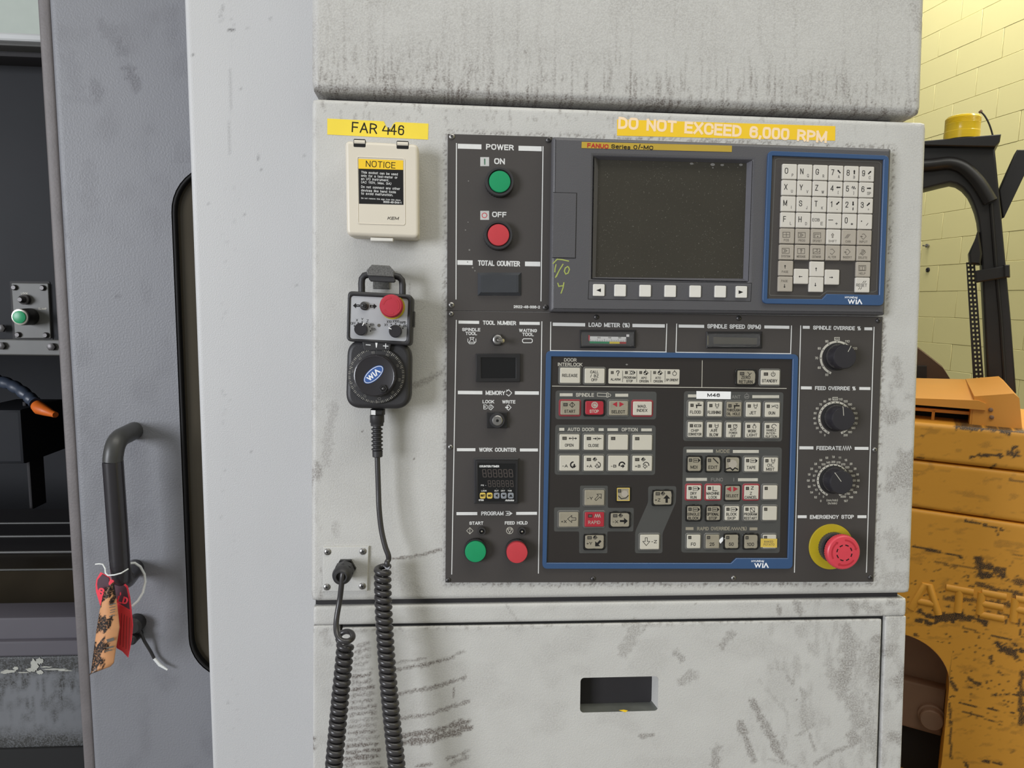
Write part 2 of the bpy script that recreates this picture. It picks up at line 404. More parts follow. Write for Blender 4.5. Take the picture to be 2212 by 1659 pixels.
def ribbon(mb, P, closed, th, y, k):
    Q = [np.array(P[0])]
    for p in P[1:]:
        if np.hypot(*(np.array(p)-Q[-1])) > th*.05: Q.append(np.array(p))
    if closed and np.hypot(*(Q[0]-Q[-1])) < th*.05: Q.pop()
    n = len(Q)
    if n < 2: return
    U = lambda v: v/(np.hypot(*v)+1e-12)
    cut = [i for i in range(n) if (closed or 0 < i < n-1) and U(Q[i]-Q[i-1])@U(Q[(i+1)%n]-Q[i]) < .35]
    if cut:         # sharp corners: separate strips that overlap a hair apart in depth
        if closed: Q = Q[cut[0]:]+Q[:cut[0]+1]; cut = [c-cut[0] for c in cut]+[n]
        else: cut = [0]+cut+[n-1]
        for j, (a, b) in enumerate(zip(cut[:-1], cut[1:])):
            if b > a: ribbon(mb, Q[a:b+1], False, th, y-(j%3)*1.3e-6, k)
        return
    b = len(mb.v)
    for i in range(n):
        a = U(Q[i]-Q[i-1]) if (i or closed) else U(Q[1]-Q[0]); c = U(Q[(i+1)%n]-Q[i]) if (i < n-1 or closed) else a
        s_ = np.array([-a[1]-c[1], a[0]+c[0]]); o = s_*2/max(s_@s_, .9)*th/2; e = np.zeros(2)
        if not closed and i == 0: e = -a*th*.48
        if not closed and i == n-1: e = c*th*.48
        u, w = Q[i]+o+e, Q[i]-o+e; mb.v += [(u[0],y,u[1]),(w[0],y,w[1])]
    for i in range(n if closed else n-1):
        j = (i+1)%n; mb.face((b+2*i+1, b+2*j+1, b+2*j, b+2*i), k)
# ------------------------------------------------------------------ objects
AT = {}
def props(o, label=None, cat=None, group=None, kind=None):
    for k, v in (('label',label),('category',cat),('group',group),('kind',kind)):
        if v: o[k] = v
    return o
def mesh(mb, at, name, smooth=34):
    me = bpy.data.meshes.new(name); a = np.array(at)
    me.from_pydata([tuple(np.array(v)-a) for v in mb.v], [], mb.f)
    for mt in mb.mats: me.materials.append(mt)
    me.polygons.foreach_set('material_index', mb.m)
    me.polygons.foreach_set('use_smooth', [True]*len(me.polygons)); me.update()
    me.set_sharp_from_angle(angle=math.radians(smooth))
    if mb.sharp:
        ix = {k_: i for i, k_ in enumerate(me.edge_keys)}
        for f in mb.sharp:
            for k_ in me.polygons[f].edge_keys: me.edges[ix[k_]].use_edge_sharp = True
    return me
def place(o, parent, fr, at):
    C.objects.link(o); AT[o.name] = np.array(at)
    if parent: o.parent = parent; o.location = np.array(at)-AT[parent.name]
    else: o.matrix_world = Matrix(fr.M.tolist())@Matrix.Translation(Vector(at))
    return o
def thing(name, label, cat, at, fr=PF, group=None):
    o = bpy.data.objects.new(name, None); o.empty_display_size = .02; place(o, None, fr, at); return props(o, label, cat, group)
def ob(name, mb, parent=None, at=None, fr=PF, smooth=34, **kw):
    if at is None: at = AT[parent.name] if parent else np.mean(np.array(mb.v), axis=0)
    return props(place(bpy.data.objects.new(name, mesh(mb, at, name, smooth)), parent, fr, at), **kw)
def clone(o, parent, at, fr=PF, **kw): return props(place(o.copy(), parent, fr, at), **kw)
# ------------------------------------------------------------------ noise for wear
def vn(x, y, s=0):
    xi = np.floor(x).astype(np.int64); yi = np.floor(y).astype(np.int64); fx = x-xi; fy = y-yi
    fx = fx*fx*(3-2*fx); fy = fy*fy*(3-2*fy)
    def h(a, b):
        n = (a*374761393+b*668265263+s*974711+12345) & 0x7fffffff; n = ((n ^ (n >> 13))*1274126177) & 0x7fffffff
        return ((n ^ (n >> 16)) & 0xffff)/65535.
    return (h(xi,yi)*(1-fx)+h(xi+1,yi)*fx)*(1-fy)+(h(xi,yi+1)*(1-fx)+h(xi+1,yi+1)*fx)*fy
def fbm(x, y, s=0, o=4): return sum(vn(x*2**i, y*2**i, s+i)*.5**i for i in range(o))/sum(.5**i for i in range(o))
def cl(a): return np.clip(a, 0, 1)
def sst(a, b, x): t = cl((x-a)/(b-a)); return t*t*(3-2*t)
def seg(px, py, pts, w, rag=.5, s=1):     # rubbed mark along a polyline, w in photo pixels
    d = np.full(px.shape, 1e9)
    for (x0,y0), (x1,y1) in zip(pts[:-1], pts[1:]):
        dx, dy = x1-x0, y1-y0; t = cl(((px-x0)*dx+(py-y0)*dy)/(dx*dx+dy*dy+1e-9)); d = np.minimum(d, np.hypot(px-x0-t*dx, py-y0-t*dy))
    n = fbm(px/7., py/7., s, 3)-.5
    return sst(1.15, .55, d/w+n*rag*2)
def gridslab(name, x0, x1, z0, z1, yf, yb, step, bev, mt, dirt=None, holes=(), parent=None, fr=PF, at=None, extra=None, **kw):
    """box with a finely divided front that carries a wear attribute; yb(x,z) is the back"""
    X0, X1, Z0, Z1 = x0+bev, x1-bev, z0+bev, z1-bev
    def ax(a, b, cuts):
        e = sorted([a, b]+[c for c in cuts if a < c < b]); o = []
        for p, q in zip(e[:-1], e[1:]): o += list(np.linspace(p, q, max(2, int((q-p)/step)+1)))[:-1]
        return np.array(o+[b])
    xs = ax(X0, X1, [c for h in holes for c in h[:2]]); zs = ax(Z0, Z1, [c for h in holes for c in h[2:4]])
    nx, nz = len(xs), len(zs); gx, gz = np.meshgrid(xs, zs); V = np.stack([gx.ravel(), np.full(nx*nz, yf), gz.ravel()], 1)
    ii, jj = np.meshgrid(np.arange(nx-1), np.arange(nz-1)); keep = np.ones(ii.shape, bool)
    for h in holes:
        mx_, mz_ = (xs[ii]+xs[ii+1])/2, (zs[jj]+zs[jj+1])/2; keep &= ~((mx_ > h[0])&(mx_ < h[1])&(mz_ > h[2])&(mz_ < h[3]))
    a = (jj*nx+ii)[keep]; Q = np.stack([a, a+1, a+nx+1, a+nx], 1)
    mb = MB(); k = mb.mi(mt); mb.v = [tuple(v) for v in V]; mb.f = [tuple(int(i) for i in q) for q in Q]; mb.m = [k]*len(mb.f)
    bl = [(i, 0) for i in range(nx)]+[(nx-1, j) for j in range(1, nz)]+[(i, nz-1) for i in range(nx-2, -1, -1)]+[(0, j) for j in range(nz-2, 0, -1)]
    prev = [j*nx+i for i, j in bl]; n = len(bl)
    for sgm in range(1, 5):
        b = len(mb.v)
        for i, j in bl:
            sx = -1 if i == 0 else (1 if i == nx-1 else 0); sz = -1 if j == 0 else (1 if j == nz-1 else 0)
            if sgm < 4: t = sgm/3*math.pi/2; off = bev*math.sin(t); y = yf+bev*(1-math.cos(t))
            else: off = bev; y = None
            q = off*(.75 if sx and sz else 1); x = xs[i]+sx*q; z = zs[j]+sz*q; mb.v.append((x, yb(x,z) if y is None else y, z))
        for q in range(n): r = (q+1)%n; mb.f.append((b+q, b+r, prev[r], prev[q])); mb.m.append(k)
        prev = list(range(b, b+n))
    for h in holes:     # rounded corners of the opening
        if len(h) > 4 and h[4] > 0:
            r = h[4]
            for cx, cz, dx, dz in ((h[0],h[2],1,1),(h[1],h[2],-1,1),(h[1],h[3],-1,-1),(h[0],h[3],1,-1)):
                arc = [(cx+dx*r*(1-math.cos(t)), cz+dz*r*(1-math.sin(t))) for t in [i/10*math.pi/2 for i in range(11)]]
                for p, q in zip(arc[:-1], arc[1:]):
                    tri = [(cx,cz), p, q]
                    if sarea(tri) < 0: tri = tri[::-1]
                    mb.flat(tri, yf, mt)
    if extra: extra(mb)
    o = ob(name, mb, parent, at, fr, **kw)
    if dirt:
        P = np.array(mb.v); px, py = fr.pix(P); d = cl(dirt(px, py)); A = o.data.attributes.new('dirt', 'FLOAT', 'POINT'); A.data.foreach_set('value', d.astype(np.float32))
    return o
# ================================================================== setting
YC = .885                      # plumb plane of the machine column
def yb_panel(x, z): return (YC-P0[1]-PF.M[1,2]*z)/PF.M[1,1]
mb = MB(); mb.slab([(-7,-4),(7,-4),(7,9),(-7,9)], 0, 0, m_floor)
V = [(-7,-4,0),(8,-4,0),(8,11,0),(-7,11,0),(-7,-4,-.1),(8,-4,-.1),(8,11,-.1),(-7,11,-.1)]
mb = MB(); mb.raw(V, [(0,1,2,3),(7,6,5,4),(0,4,5,1),(1,5,6,2),(2,6,7,3),(3,7,4,0)], m_floor)
ob('floor', mb, fr=WF, at=(0,0,0), kind='structure')
# yellow block wall running away on the right: own frame, x along the wall (away), y into the wall
q = WC@np.array([(2000-CX)/F, (190-CY)/F, 1.])*5.5+CAM
wd_ = WC@np.array([(850-CX)/F, (655-CY)/F, 1.]); wd_[2] = 0; wd_ = nrm(wd_)
Mw = np.eye(4); Mw[:3,0] = wd_; Mw[:3,1] = np.cross([0,0,1.], wd_); Mw[:3,2] = (0,0,1); Mw[:3,3] = (q[0],q[1],0)
if Mw[0,1] < 0: Mw[:3,0] *= -1; Mw[:3,1] *= -1
WL = Fr(Mw)
mb = MB(); mb.box(-8, 8, .012, .2, 0, 5.6, m_wallj)
wall = ob('wall_right', mb, at=(0,0,0), fr=WL, kind='structure')
mb = MB(); mb.slab(rrect(-.1985,.1985,-.0988,.0988,.002,1), .004, 0, m_wall, .0016, 1); blk = None
zrow = WL.xz(2000, 190)[1]; sg = 1 if WL.M[1,0] > 0 else -1
rows = range(-17, 13); ncol = 0
for r in rows:
    for c in range(-4, 5):
        x = c*.4+(.2 if r%2 else 0)+.1; z = zrow+.1+r*.2
        if z < .1 or z > 5.4: continue
        dy = random.uniform(-.0012,.0012)
        if blk is None: blk = ob('block', mb, wall, at=(0,0,0), fr=WL); blk.location = (x,dy,z); AT['block'] = np.array((x,dy,z))
        else: clone(blk, wall, (x,dy,z))
# the rest of the block work, joined
mb = MB()
for r in range(-17, 13):
    for c in list(range(-19, -4))+list(range(5, 20)):
        x = c*.4+(.2 if r%2 else 0)+.1; z = zrow+.1+r*.2
        if z < .1 or z > 5.4 or abs(x) > 7.8: continue
        mb.slab([(x-.1985,z-.0988),(x+.1985,z-.0988),(x+.1985,z+.0988),(x-.1985,z+.0988)], .004, 0, m_wall, .0016, 1)
ob('block_work', mb, wall, fr=WL, kind='stuff')
mb = MB(); mb.box(-7, 8, 10.8, 10.95, 0, 5.6, m_lightp); ob('wall_back', mb, fr=WF, at=(0,10.8,0), kind='structure')
# bolt and plug on the wall
p = WL.L(2006, 531); mb = MB(); mb.lathe(p[0], p[2], [(.012,0),(.012,-.012),(.006,-.012),(.006,-.05),(0.004,-.05)], m_steel, 12); mb.lathe(p[0],p[2],[(.016,-.012),(.016,-.02),(.006,-.02)],m_steel,6)
props(ob('wall_bolt', mb, at=p, fr=WL), 'small bright bolt sticking out of the yellow block wall beside the cabinet edge', 'bolt')
p = WL.L(2005, 583); mb = MB(); mb.lathe(p[0], p[2], [(.02,0),(.018,-.008),(.009,-.012),(.005,-.004)], m_fdark, 10)
props(ob('wall_plug', mb, at=p, fr=WL), 'dark plug in the yellow block wall below the bright bolt', 'plug')
# ================================================================== machine, left side (plumb frame)
YD = YC+.05
WD = Fr(WF.M.copy()); 
def wx(px, py, Y): return WF.L(px, py, -Y)
# column
xl = (wx(398, 0, YC)[0]+wx(457, 1659, YC)[0])/2; xr = PF.L(690, 800)[0]+P0[0]
def d_col(px, py):
    g = sst(.70,.78,fbm(px/2.4, py/7., 3))*sst(530, 495, px)*sst(465, 490, px)*.26*sst(.3,.6,fbm(px/30.,py/120.,6))
    g = g+.4*((vn(px/1.5, py/4., 8) > .985)&(py < 1000)&(fbm(px/60.,py/90.,7) > .45))
    for pts, w, s in (([(484,10),(476,34)],2,.5),([(497,64),(503,66)],3.5,.9),([(415,117),(419,121)],2,.8),([(556,330),(558,345)],1.5,.5),([(560,360),(566,372)],1.5,.5),([(498,150),(496,330)],3,.25),([(585,40),(588,55)],2,.4),([(470,45),(540,62)],1,.25)): g = np.maximum(g, s*seg(px,py,pts,w))
    return g+.06*fbm(px/60., py/200., 5)*sst(440,520,px)
gridslab('machine_column', xl, xr, 0, 2.35, YC, lambda x, z: YC+.04, .003, .005, m_col, d_col, fr=WF, at=(xl,YC,0), label='light grey sheet metal column between the sliding door and the control cabinet', cat='machine panel')
# sliding door
xd = (wx(106,0,YD)[0]+wx(200,1659,YD)[0])/2; xe = xl+.10
door = thing('machine_door', 'dark grey sliding machine door with a black bar handle and rounded window', 'door', (xd,YD,0), WF)
def d_door(px, py):
    g = 0*px
    for pts, w, s in (([(222,55),(236,75)],14,.35),([(246,70),(262,112)],16,.35),([(280,152),(296,190)],13,.6),([(202,180),(212,205)],13,.45),([(140,210),(215,222)],10,.2),([(190,360),(195,440)],18,.2),([(145,508),(150,520)],5,.4),([(250,637),(262,643)],3,.6),([(300,950),(300,1150)],22,.18),([(365,20),(375,90)],18,.15),([(150,120),(165,190)],20,.2)): g = np.maximum(g, s*seg(px,py,pts,w,.9))
    return g+.25*sst(.5,.8,fbm(px/45., py/70., 4))
zt, zb = wx(371,352,YD)[2], wx(410,1470,YD)[2]; hx = (wx(370,500,YD)[0]+wx(409,1380,YD)[0])/2
def d_ex(mb): pass
gridslab('door_skin', xd, xe+.02, 0, 2.35, YD, lambda x, z: YD+.03, .004, .006, m_door, d_door, holes=[(hx, xe, zb, zt, .062)], parent=door, fr=WF)
# window lining, gasket and pane
lp = rrect(hx, xe, zb, zt, .062, 10); mb = MB(); mb.slab(lp, YD+.03, YD+.001, m_ink, .001, 1, holes=[inset(lp, .004)])
ob('window_gasket', mb, door, fr=WF)
mb = MB(); mb.slab(inset(lp, -.006), YD+.016, YD+.01, m_pane, back=True)
ob('window_pane', mb, door, fr=WF)
xe0 = (wx(78,0,YD)[0]+wx(170,1659,YD)[0])/2
gridslab('door_edge', xe0, xd-.0005, 0, 2.35, YD+.006, lambda x, z: YD+.045, .02, .004, m_edge, parent=door, fr=WF, label='dark grimy return edge of the door')
# handle: bar standing off the door
k = WF.k(250,1000,-YD); st = .06
pT = np.array(wx(290,930,YD)); pB = np.array(wx(292,1226,YD)); gT = np.array(wx(243,985,YD-st)); gB = np.array(wx(259,1215,YD-st))
def bend(a, b, c, n=8): return [tuple((1-t)**2*a+2*t*(1-t)*b+t*t*c) for t in [i/n for i in range(n+1)]]
cT = np.array(wx(246,952,YD-st)); cB = np.array(wx(263,1264,YD-st*.95))
gT2 = gT+(gB-gT)*.06; gB2 = gB
w0 = pT+(cT-pT)*.62; w1 = pB+(cB-pB)*.6
mb = MB(); R = 21.5*k*(YD-st)/YD
mb.tube([tuple(gT+(gB-gT)*t) for t in np.linspace(.05,.97,6)], R, m_hdl, 20)
handle = ob('door_handle', mb, door, fr=WF, smooth=50)
mb = MB(); mb.tube([tuple(pT), tuple(pT+(w0-pT)*.5)]+bend(w0, cT, gT+(gB-gT)*.05), R*.97, m_hdlw, 20); ob('worn_bend', mb, handle, fr=WF, smooth=50)
mb = MB(); mb.tube([tuple(gB+(gT-gB)*.04)]+bend(gB, cB, w1)+[tuple(pB)], R*.98, m_hdl, 20); ob('handle_foot', mb, handle, fr=WF, smooth=50)
# tag lock below the handle
p = wx(297,1343,YD); mb = MB(); mb.lathe(p[0], p[2], [(.012,YD),(.012,YD-.014),(.009,YD-.017)], m_fdark, 20); lx = wx(291,1375,YD-.01); mb.lathe(lx[0],lx[2],[(.007,YD),(.007,YD-.02),(.005,YD-.022)],m_black,16)
mb.slab([WF.xz(a,b,-YD) for a,b in ((288,1338),(306,1333),(309,1350),(300,1372),(289,1378))], YD, YD-.009, m_fdark, .002)
props(ob('door_lock', mb, at=(p[0],YD,p[2]), fr=WF), 'small dark lock on the door behind the hanging tags', 'lock')
mb = MB(); pts = [np.array(wx(a,b,YD-d)) for a,b,d in ((300,1358,.012),(312,1385,.01),(326,1408,.006),(333,1422,.006),(345,1436,.007),(362,1447,.009))]
mb.tube(pts[:4], .0021, m_fdark, 6); mb.tube(pts[3:], [.002,.0022,.0012], m_wire, 6)
props(ob('lock_strap', mb, fr=WF), 'thin half dark half white strap hanging from the door lock', 'strap')
# tie round the handle and the string
mb = MB(); mb.tube([wx(a,b,YD-d) for a,b,d in ((277,1217,.045),(291,1216,.04),(303,1224,.034),(312,1240,.03),(314,1256,.03),(309,1280,.035),(298,1298,.04),(285,1310,.045))], .0016, m_wire, 8)
mb.tube([wx(a,b,YD-d) for a,b,d in ((206,1219,.07),(214,1218,.07),(222,1219,.07),(227,1228,.072),(228,1238,.075),(233,1243,.081),(247,1242,.085),(262,1238,.083),(277,1229,.075))], .0009, m_wire, 6)
props(ob('cable_tie', mb, fr=WF), 'white plastic tie looped round the foot of the black door handle', 'cable tie')
tx = lambda l, d: [WF.xz(a, b, -(YD-d)) for a, b in l]
def sheet(mb, px, d, mt, curl=0., t=.0003, cw=None):
    """bent paper: photo outline on its own plane, bowed about the vertical"""
    pts = [WF.xz(a, b, -(YD-d)) for a, b in px]; xs = [p[0] for p in pts]; c, w = cw or ((min(xs)+max(xs))/2, (max(xs)-min(xs))/2)
    f = lambda x: YD-d+curl*((x-c)/w)**2; k = mb.mi(mt); b = len(mb.v); pts = pts if sarea(pts) > 0 else pts[::-1]
    mb.v += [(x, f(x), z) for x, z in pts]; n = len(pts); mb.face(range(b,b+n), k)
    mb.v += [(x, f(x)+t, z) for x, z in pts]; mb.face(list(range(b+n,b+2*n))[::-1], k)
    for i in range(n): j = (i+1)%n; mb.face((b+n+i,b+n+j,b+j,b+i), k)
    return f
Z4 = lambda l: [(a/3.615, 1200+b/3.615) for a, b in l]
tag = thing('sold_tag', 'fluorescent pink red tag with black lettering tied to the door handle', 'tag', wx(250,1250,YD-.07), WF)
cwl = (WF.xz(224,1270,-(YD-.06))[0], .02); cwr = (WF.xz(262,1300,-(YD-.06))[0], .02); kk = WF.k(250,1280,-(YD-.066))
LF = dict(curl=.002, cw=cwl); RF = dict(curl=-.002, cw=cwr)
mb = MB(); sheet(mb, Z4([(785,130),(860,172),(875,250),(850,420),(783,395),(748,285),(745,230),(752,185)]), .060, m_pink, **LF); ob('folded_half', mb, tag, fr=WF)
mb = MB(); sheet(mb, Z4([(868,186),(965,208),(1000,240),(1018,320),(1030,420),(1042,540),(1030,660),(1002,798),(955,748),(912,722),(890,600)]), .060, m_pink, **RF); ob('paper', mb, tag, fr=WF)
mb = MB(); sheet(mb, Z4([(798,146),(850,176),(850,230),(832,345),(790,312),(762,262),(757,225),(762,190)]), .0606, m_tagp, **LF); sheet(mb, Z4([(880,200),(957,222),(988,254),(1004,330),(1014,420),(925,372),(893,300)]), .0606, m_tagp, **RF); ob('black_print', mb, tag, fr=WF, kind='stuff')
mb = MB(); sheet(mb, Z4([(923,376),(1015,430),(1034,550),(1021,660),(998,785),(955,738),(916,716)]), .0606, m_tagr, **RF); ob('red_panel', mb, tag, fr=WF)
mb = MB()
for i in range(4): mb.line(tx(Z4([(950+i*21,450+i*12),(938+i*23,700+i*14)]), .064), .0005, YD-.0642, m_ink)
for ch, a, b, h, r in (('S',790,285,70,-.25),('O',868,212,52,-.45),('L',935,345,60,-.3),('D',978,352,62,-.3)):
    x, z = WF.xz(a/3.615, 1200+b/3.615, -(YD-.0645)); mb.text(ch, x, z, h/3.615*kk, YD-.0645, m_pink, bold=.035, rot=r, w=h*.66/3.615*kk)
ob('lettering', mb, tag, fr=WF, kind='stuff')
pt = Z4([(888,205),(846,240),(818,268),(800,325),(783,400),(752,590),(735,720),(708,922),(790,895),(862,868),(890,838),(905,735),(935,560),(918,400),(903,290)])
pl = [WF.xz(a,b,-(YD-.074)) for a,b in pt]; xs = [p[0] for p in pl]; zs = [p[1] for p in pl]
# tan tag as a fine grid clipped to its outline so the scorching can be painted with an attribute
mb = MB(); k_ = mb.mi(m_copper); st_ = .0015
def inside(x, z, poly):
    c = False; n = len(poly)
    for i in range(n):
        (x1,z1),(x2,z2) = poly[i-1], poly[i]
        if (z1 > z) != (z2 > z) and x < (x2-x1)*(z-z1)/(z2-z1)+x1: c = not c
    return c
zr = np.arange(min(zs), max(zs), st_); prev = None
for z in zr:
    hits = sorted([(x2-x1)*(z-z1)/(z2-z1)+x1 for (x1,z1),(x2,z2) in zip(pl, pl[1:]+pl[:1]) if (z1 > z) != (z2 > z)])
    if len(hits) < 2: continue
    row = np.linspace(hits[0], hits[-1], 24); b = len(mb.v); cxm = (hits[0]+hits[-1])/2; hw = (hits[-1]-hits[0])/2+1e-6
    mb.v += [(x, YD-.074-.004*(1-((x-cxm)/hw)**2), z) for x in row]
    if prev is not None:
        for i in range(23): mb.face((prev+i, prev+i+1, b+i+1, b+i), k_)
    prev = b
tt = ob('scorched_tag', mb, fr=WF, at=wx(235,1330,YD-.074), label='tan copper coloured tag with black scorch marks hanging in front of the pink tag', cat='tag', smooth=80)
so = tt.modifiers.new('paper_thickness', 'SOLIDIFY'); so.thickness = .0004
px_, py_ = WF.pix(np.array(mb.v)); fx = px_-(252-(py_-1255)*.16)
dd = sst(.45,.53, fbm((px_+py_*.55)/15., (py_-px_*.4)/34., 33, 5)+.13*sst(12,-24,fx)-.30*sst(0,12,fx)+.16*sst(1400,1450,py_)*sst(5,-20,fx)-.12*np.exp(-((py_-1300)/22.)**2)+.3*sst(1285,1262,py_)); dd = np.maximum(dd, sst(1.5,0,np.abs(fx+32+((py_-1255)*.04))))
A = tt.data.attributes.new('dirt','FLOAT','POINT'); A.data.foreach_set('value', cl(dd).astype(np.float32))
mb = MB()
for i,(a,b,w,h) in enumerate(((243,1305,12,3),(243,1311,12,2),(244,1317,10,2),(243,1322,9,2),(242,1330,10,3),(239,1382,9,9),(238,1398,12,5),(235,1405,14,3))):
    x, z = WF.xz(a,b,-(YD-.0785)); kq = kk; mb.line([(x-w/2*kq, z-.0008), (x+w/2*kq, z+.0008)], h*kq*.8, YD-.0788, m_beiged)
ob('small_print', mb, tt, fr=WF, kind='stuff')
# ---- machining room seen past the door
YI = YD+.10
enc = thing('machine_enclosure', 'dark oily interior of the machining room left of the door', 'enclosure', (xe0-.3,YI,0), WF)
X = lambda px, py, Y: wx(px, py, Y)[0]; Zz = lambda py, Y, px=60: wx(px, py, Y)[2]
xL = -1.9
def wbox(name, x0, x1, y0, y1, z0, z1, mt, bev=.002, **kw):
    b_ = MB(); b_.box(x0, x1, y0, y1, z0, z1, mt, bev); return ob(name, b_, enc, fr=WF, **kw)
xR = xe0+.12
wbox('frame_rail', xL, xR, YI-.02, YI+.03, Zz(90,YI-.02), Zz(71,YI-.02), m_rail, .003)
wbox('frame_rail', xL, xR, YI-.012, YI+.03, Zz(107,YI), Zz(91,YI), m_int2, .003)
wbox('door_track', xL, xR, YI+.01, YI+.05, Zz(124,YI+.01), Zz(108,YI+.01), m_gap, .003)
wbox('roof_sheet', xL, xR, YI+.35, YI+.37, Zz(90,YI+.35), 2.4, m_lightp)
wbox('steel_panel', xL, xR, YI+.05, YI+.06, Zz(735,YI+.05), Zz(118,YI+.05), m_int)
wbox('panel_skirt', xL, xR, YI+.046, YI+.058, Zz(768,YI+.046), Zz(733,YI+.046), m_int2, .002)
wbox('enclosure_wall', xL, xR+.02, YI+.75, YI+.77, .3, 2.2, m_int)
wbox('ceiling_plate', xL, xR, YI+.06, YI+.75, Zz(118,YI+.05)-.01, Zz(118,YI+.05), m_gap)
wbox('enclosure_wall', xL-.02, xL, YI, YI+.77, 0, 2.2, m_gap)
wbox('enclosure_wall', xR+.02, xR+.04, YI, YI+.77, 0, 2.2, m_gap)
wbox('spindle_guard', X(-60,940,YI+.45), X(48,940,YI+.45), YI+.45, YI+.6, Zz(1002,YI+.45), Zz(885,YI+.45), m_int, .006)
wbox('shadow_post', X(52,940,YI+.5), X(60,940,YI+.5), YI+.5, YI+.55, Zz(1100,YI+.5), Zz(868,YI+.5), m_gap, .003)  # dark upright stands in for a vertical shadow in the interior
for i, (ya, yz, dep, mt) in enumerate(((1100,1128,.50,m_gap),(1131,1156,.42,m_gap),(1160,1190,.34,m_gap),(1196,1228,.26,m_way),(1233,1332,.16,m_way))):
    yy = YI+dep-.1
    b_ = MB(); za, zz_ = Zz(ya,yy+.08), Zz(yz,yy)
    b_.raw([(xL,yy,zz_),(xR+.01,yy,zz_),(xR+.01,yy+.08,za),(xL,yy+.08,za),(xL,yy,zz_-.03),(xR+.01,yy,zz_-.03)], [(0,1,2,3),(4,5,1,0)], mt)
    if i < 4: b_.tube([(xL,yy-.001,zz_-.002),(xR+.01,yy-.001,zz_-.002)], .0022, m_int2, 8)
    ob('way_cover_plate', b_, enc, fr=WF)
wbox('sill', xL, xR, YI-.03, YI+.02, Zz(1383,YI-.03), Zz(1334,YI-.03), m_sill, .003)
wbox('sill_lip', xL, xR, YI-.036, YI, Zz(1419,YI-.036), Zz(1385,YI-.036), m_sill, .003)
def d_low(px, py): return cl(sst(1462,1440,py)*.9+sst(.5,.7,fbm(px/6.,py/40.,41))*.7*sst(1600,1470,py)+sst(1560,1618,py)*1.1+.4*sst(.5,.7,fbm(px/20.,py/25.,43)))
gridslab('apron_cover', xL+1.0, xR, .4, Zz(1418,YI-.03), YI-.03, lambda x,z: YI-.01, .004, .003, m_low, d_low, parent=enc, fr=WF)
wbox('recess_shade_sheet', xL, xR, YI-.035, YI-.031, .0, Zz(1618,YI-.035), m_void)  # flat black sheet stands in for the shaded hollow below the apron
b_ = MB()
rs = random.Random(11)
for cx_, cy_, a_, b2_, n_ in ((74,1437,10,14,1),(86,1428,9,8,1),(66,1447,12,5,1),(86,1452,8,5,1),(20,1450,16,4,1),(34,1444,7,4,1),(120,1446,30,2.2,1),(140,1449,18,1.6,1),(100,1441,14,1.8,1),(8,1453,8,3,1),(50,1453,14,1.5,1)):
    pts = [(cx_+a_*math.cos(t)*rs.uniform(.65,1.1), cy_+b2_*math.sin(t)*rs.uniform(.6,1.15)) for t in [2*math.pi*i/26 for i in range(26)]]
    b_.flat([WF.xz(a,b,-(YI-.031)) for a,b in pts], YI-.0306-rs.uniform(0,.0003), m_smear)
ob('dried_coolant_smear', b_, enc, fr=WF, kind='stuff')
# little operator plate inside
yp = YI+.05
bp = thing('door_button_plate', 'small grimy plate with a lamp and green button inside the machine', 'button plate', wx(68,672,yp-.004), WF)
b_ = MB(); b_.slab(rquad([WF.xz(a,b,-(yp-.004)) for a,b in ((24,611),(104,612),(110,731),(32,731))], .002, 2), yp, yp-.004, m_int2, .001); ob('plate', b_, bp, fr=WF)
b_ = MB(); b_.slab(rquad([WF.xz(a,b,-(yp-.001)) for a,b in ((21,607),(107,608),(114,735),(28,735))], .002, 2), yp, yp-.001, m_gap); ob('plate_seal', b_, bp, fr=WF)
for a, b in ((32,621),(93,622),(40,723),(100,724)):
    x, z = WF.xz(a,b,-yp+.004); b_ = MB(); b_.lathe(x,z,[(.0042,yp-.004),(.0042,yp-.006),(.003,yp-.008)],m_steeld,14); ob('screw', b_, bp, fr=WF)
x, z = WF.xz(56,647,-yp+.004); b_ = MB(); b_.lathe(x,z,[(.0075,yp-.004),(.0075,yp-.010),(.005,yp-.011),(.0048,yp-.016),(.003,yp-.019)],m_steeld,20); ob('lamp', b_, bp, fr=WF)
x, z = WF.xz(66,684,-yp+.004); b_ = MB(); b_.lathe(x,z,[(.0125,yp-.004),(.0120,yp-.026),(.0115,yp-.028)],m_black,24); b_.lathe(x,z,[(.0118,yp-.027),(.0115,yp-.0295),(.0095,yp-.030)],m_chrome,24); hb = ob('green_button', b_, bp, fr=WF)
b_ = MB(); b_.lathe(x,z,[(.0093,yp-.029),(.009,yp-.0315),(.006,yp-.0325)],m_green,24); ob('cap', b_, hb, fr=WF)
b_ = MB(); kq = WF.k(60,640,-yp)
x, z = WF.xz(53,634,-yp+.004); b_.text('LOCK',x,z,5*kq,yp-.0042,m_cream,w=15*kq); x, z = WF.xz(92,667,-yp+.004); b_.text('CLAMP',x,z,4.5*kq,yp-.0042,m_cream,w=18*kq); ob('lettering', b_, bp, fr=WF, kind='stuff')
for a, b in ((5,709),(5,747),(113,749)):
    y_ = YI+.045; x, z = WF.xz(a,b,-y_); b_ = MB(); b_.lathe(x,z,[(.006,y_),(.006,y_-.004),(.0035,y_-.005)],m_steeld,6); ob('bolt', b_, enc, fr=WF)
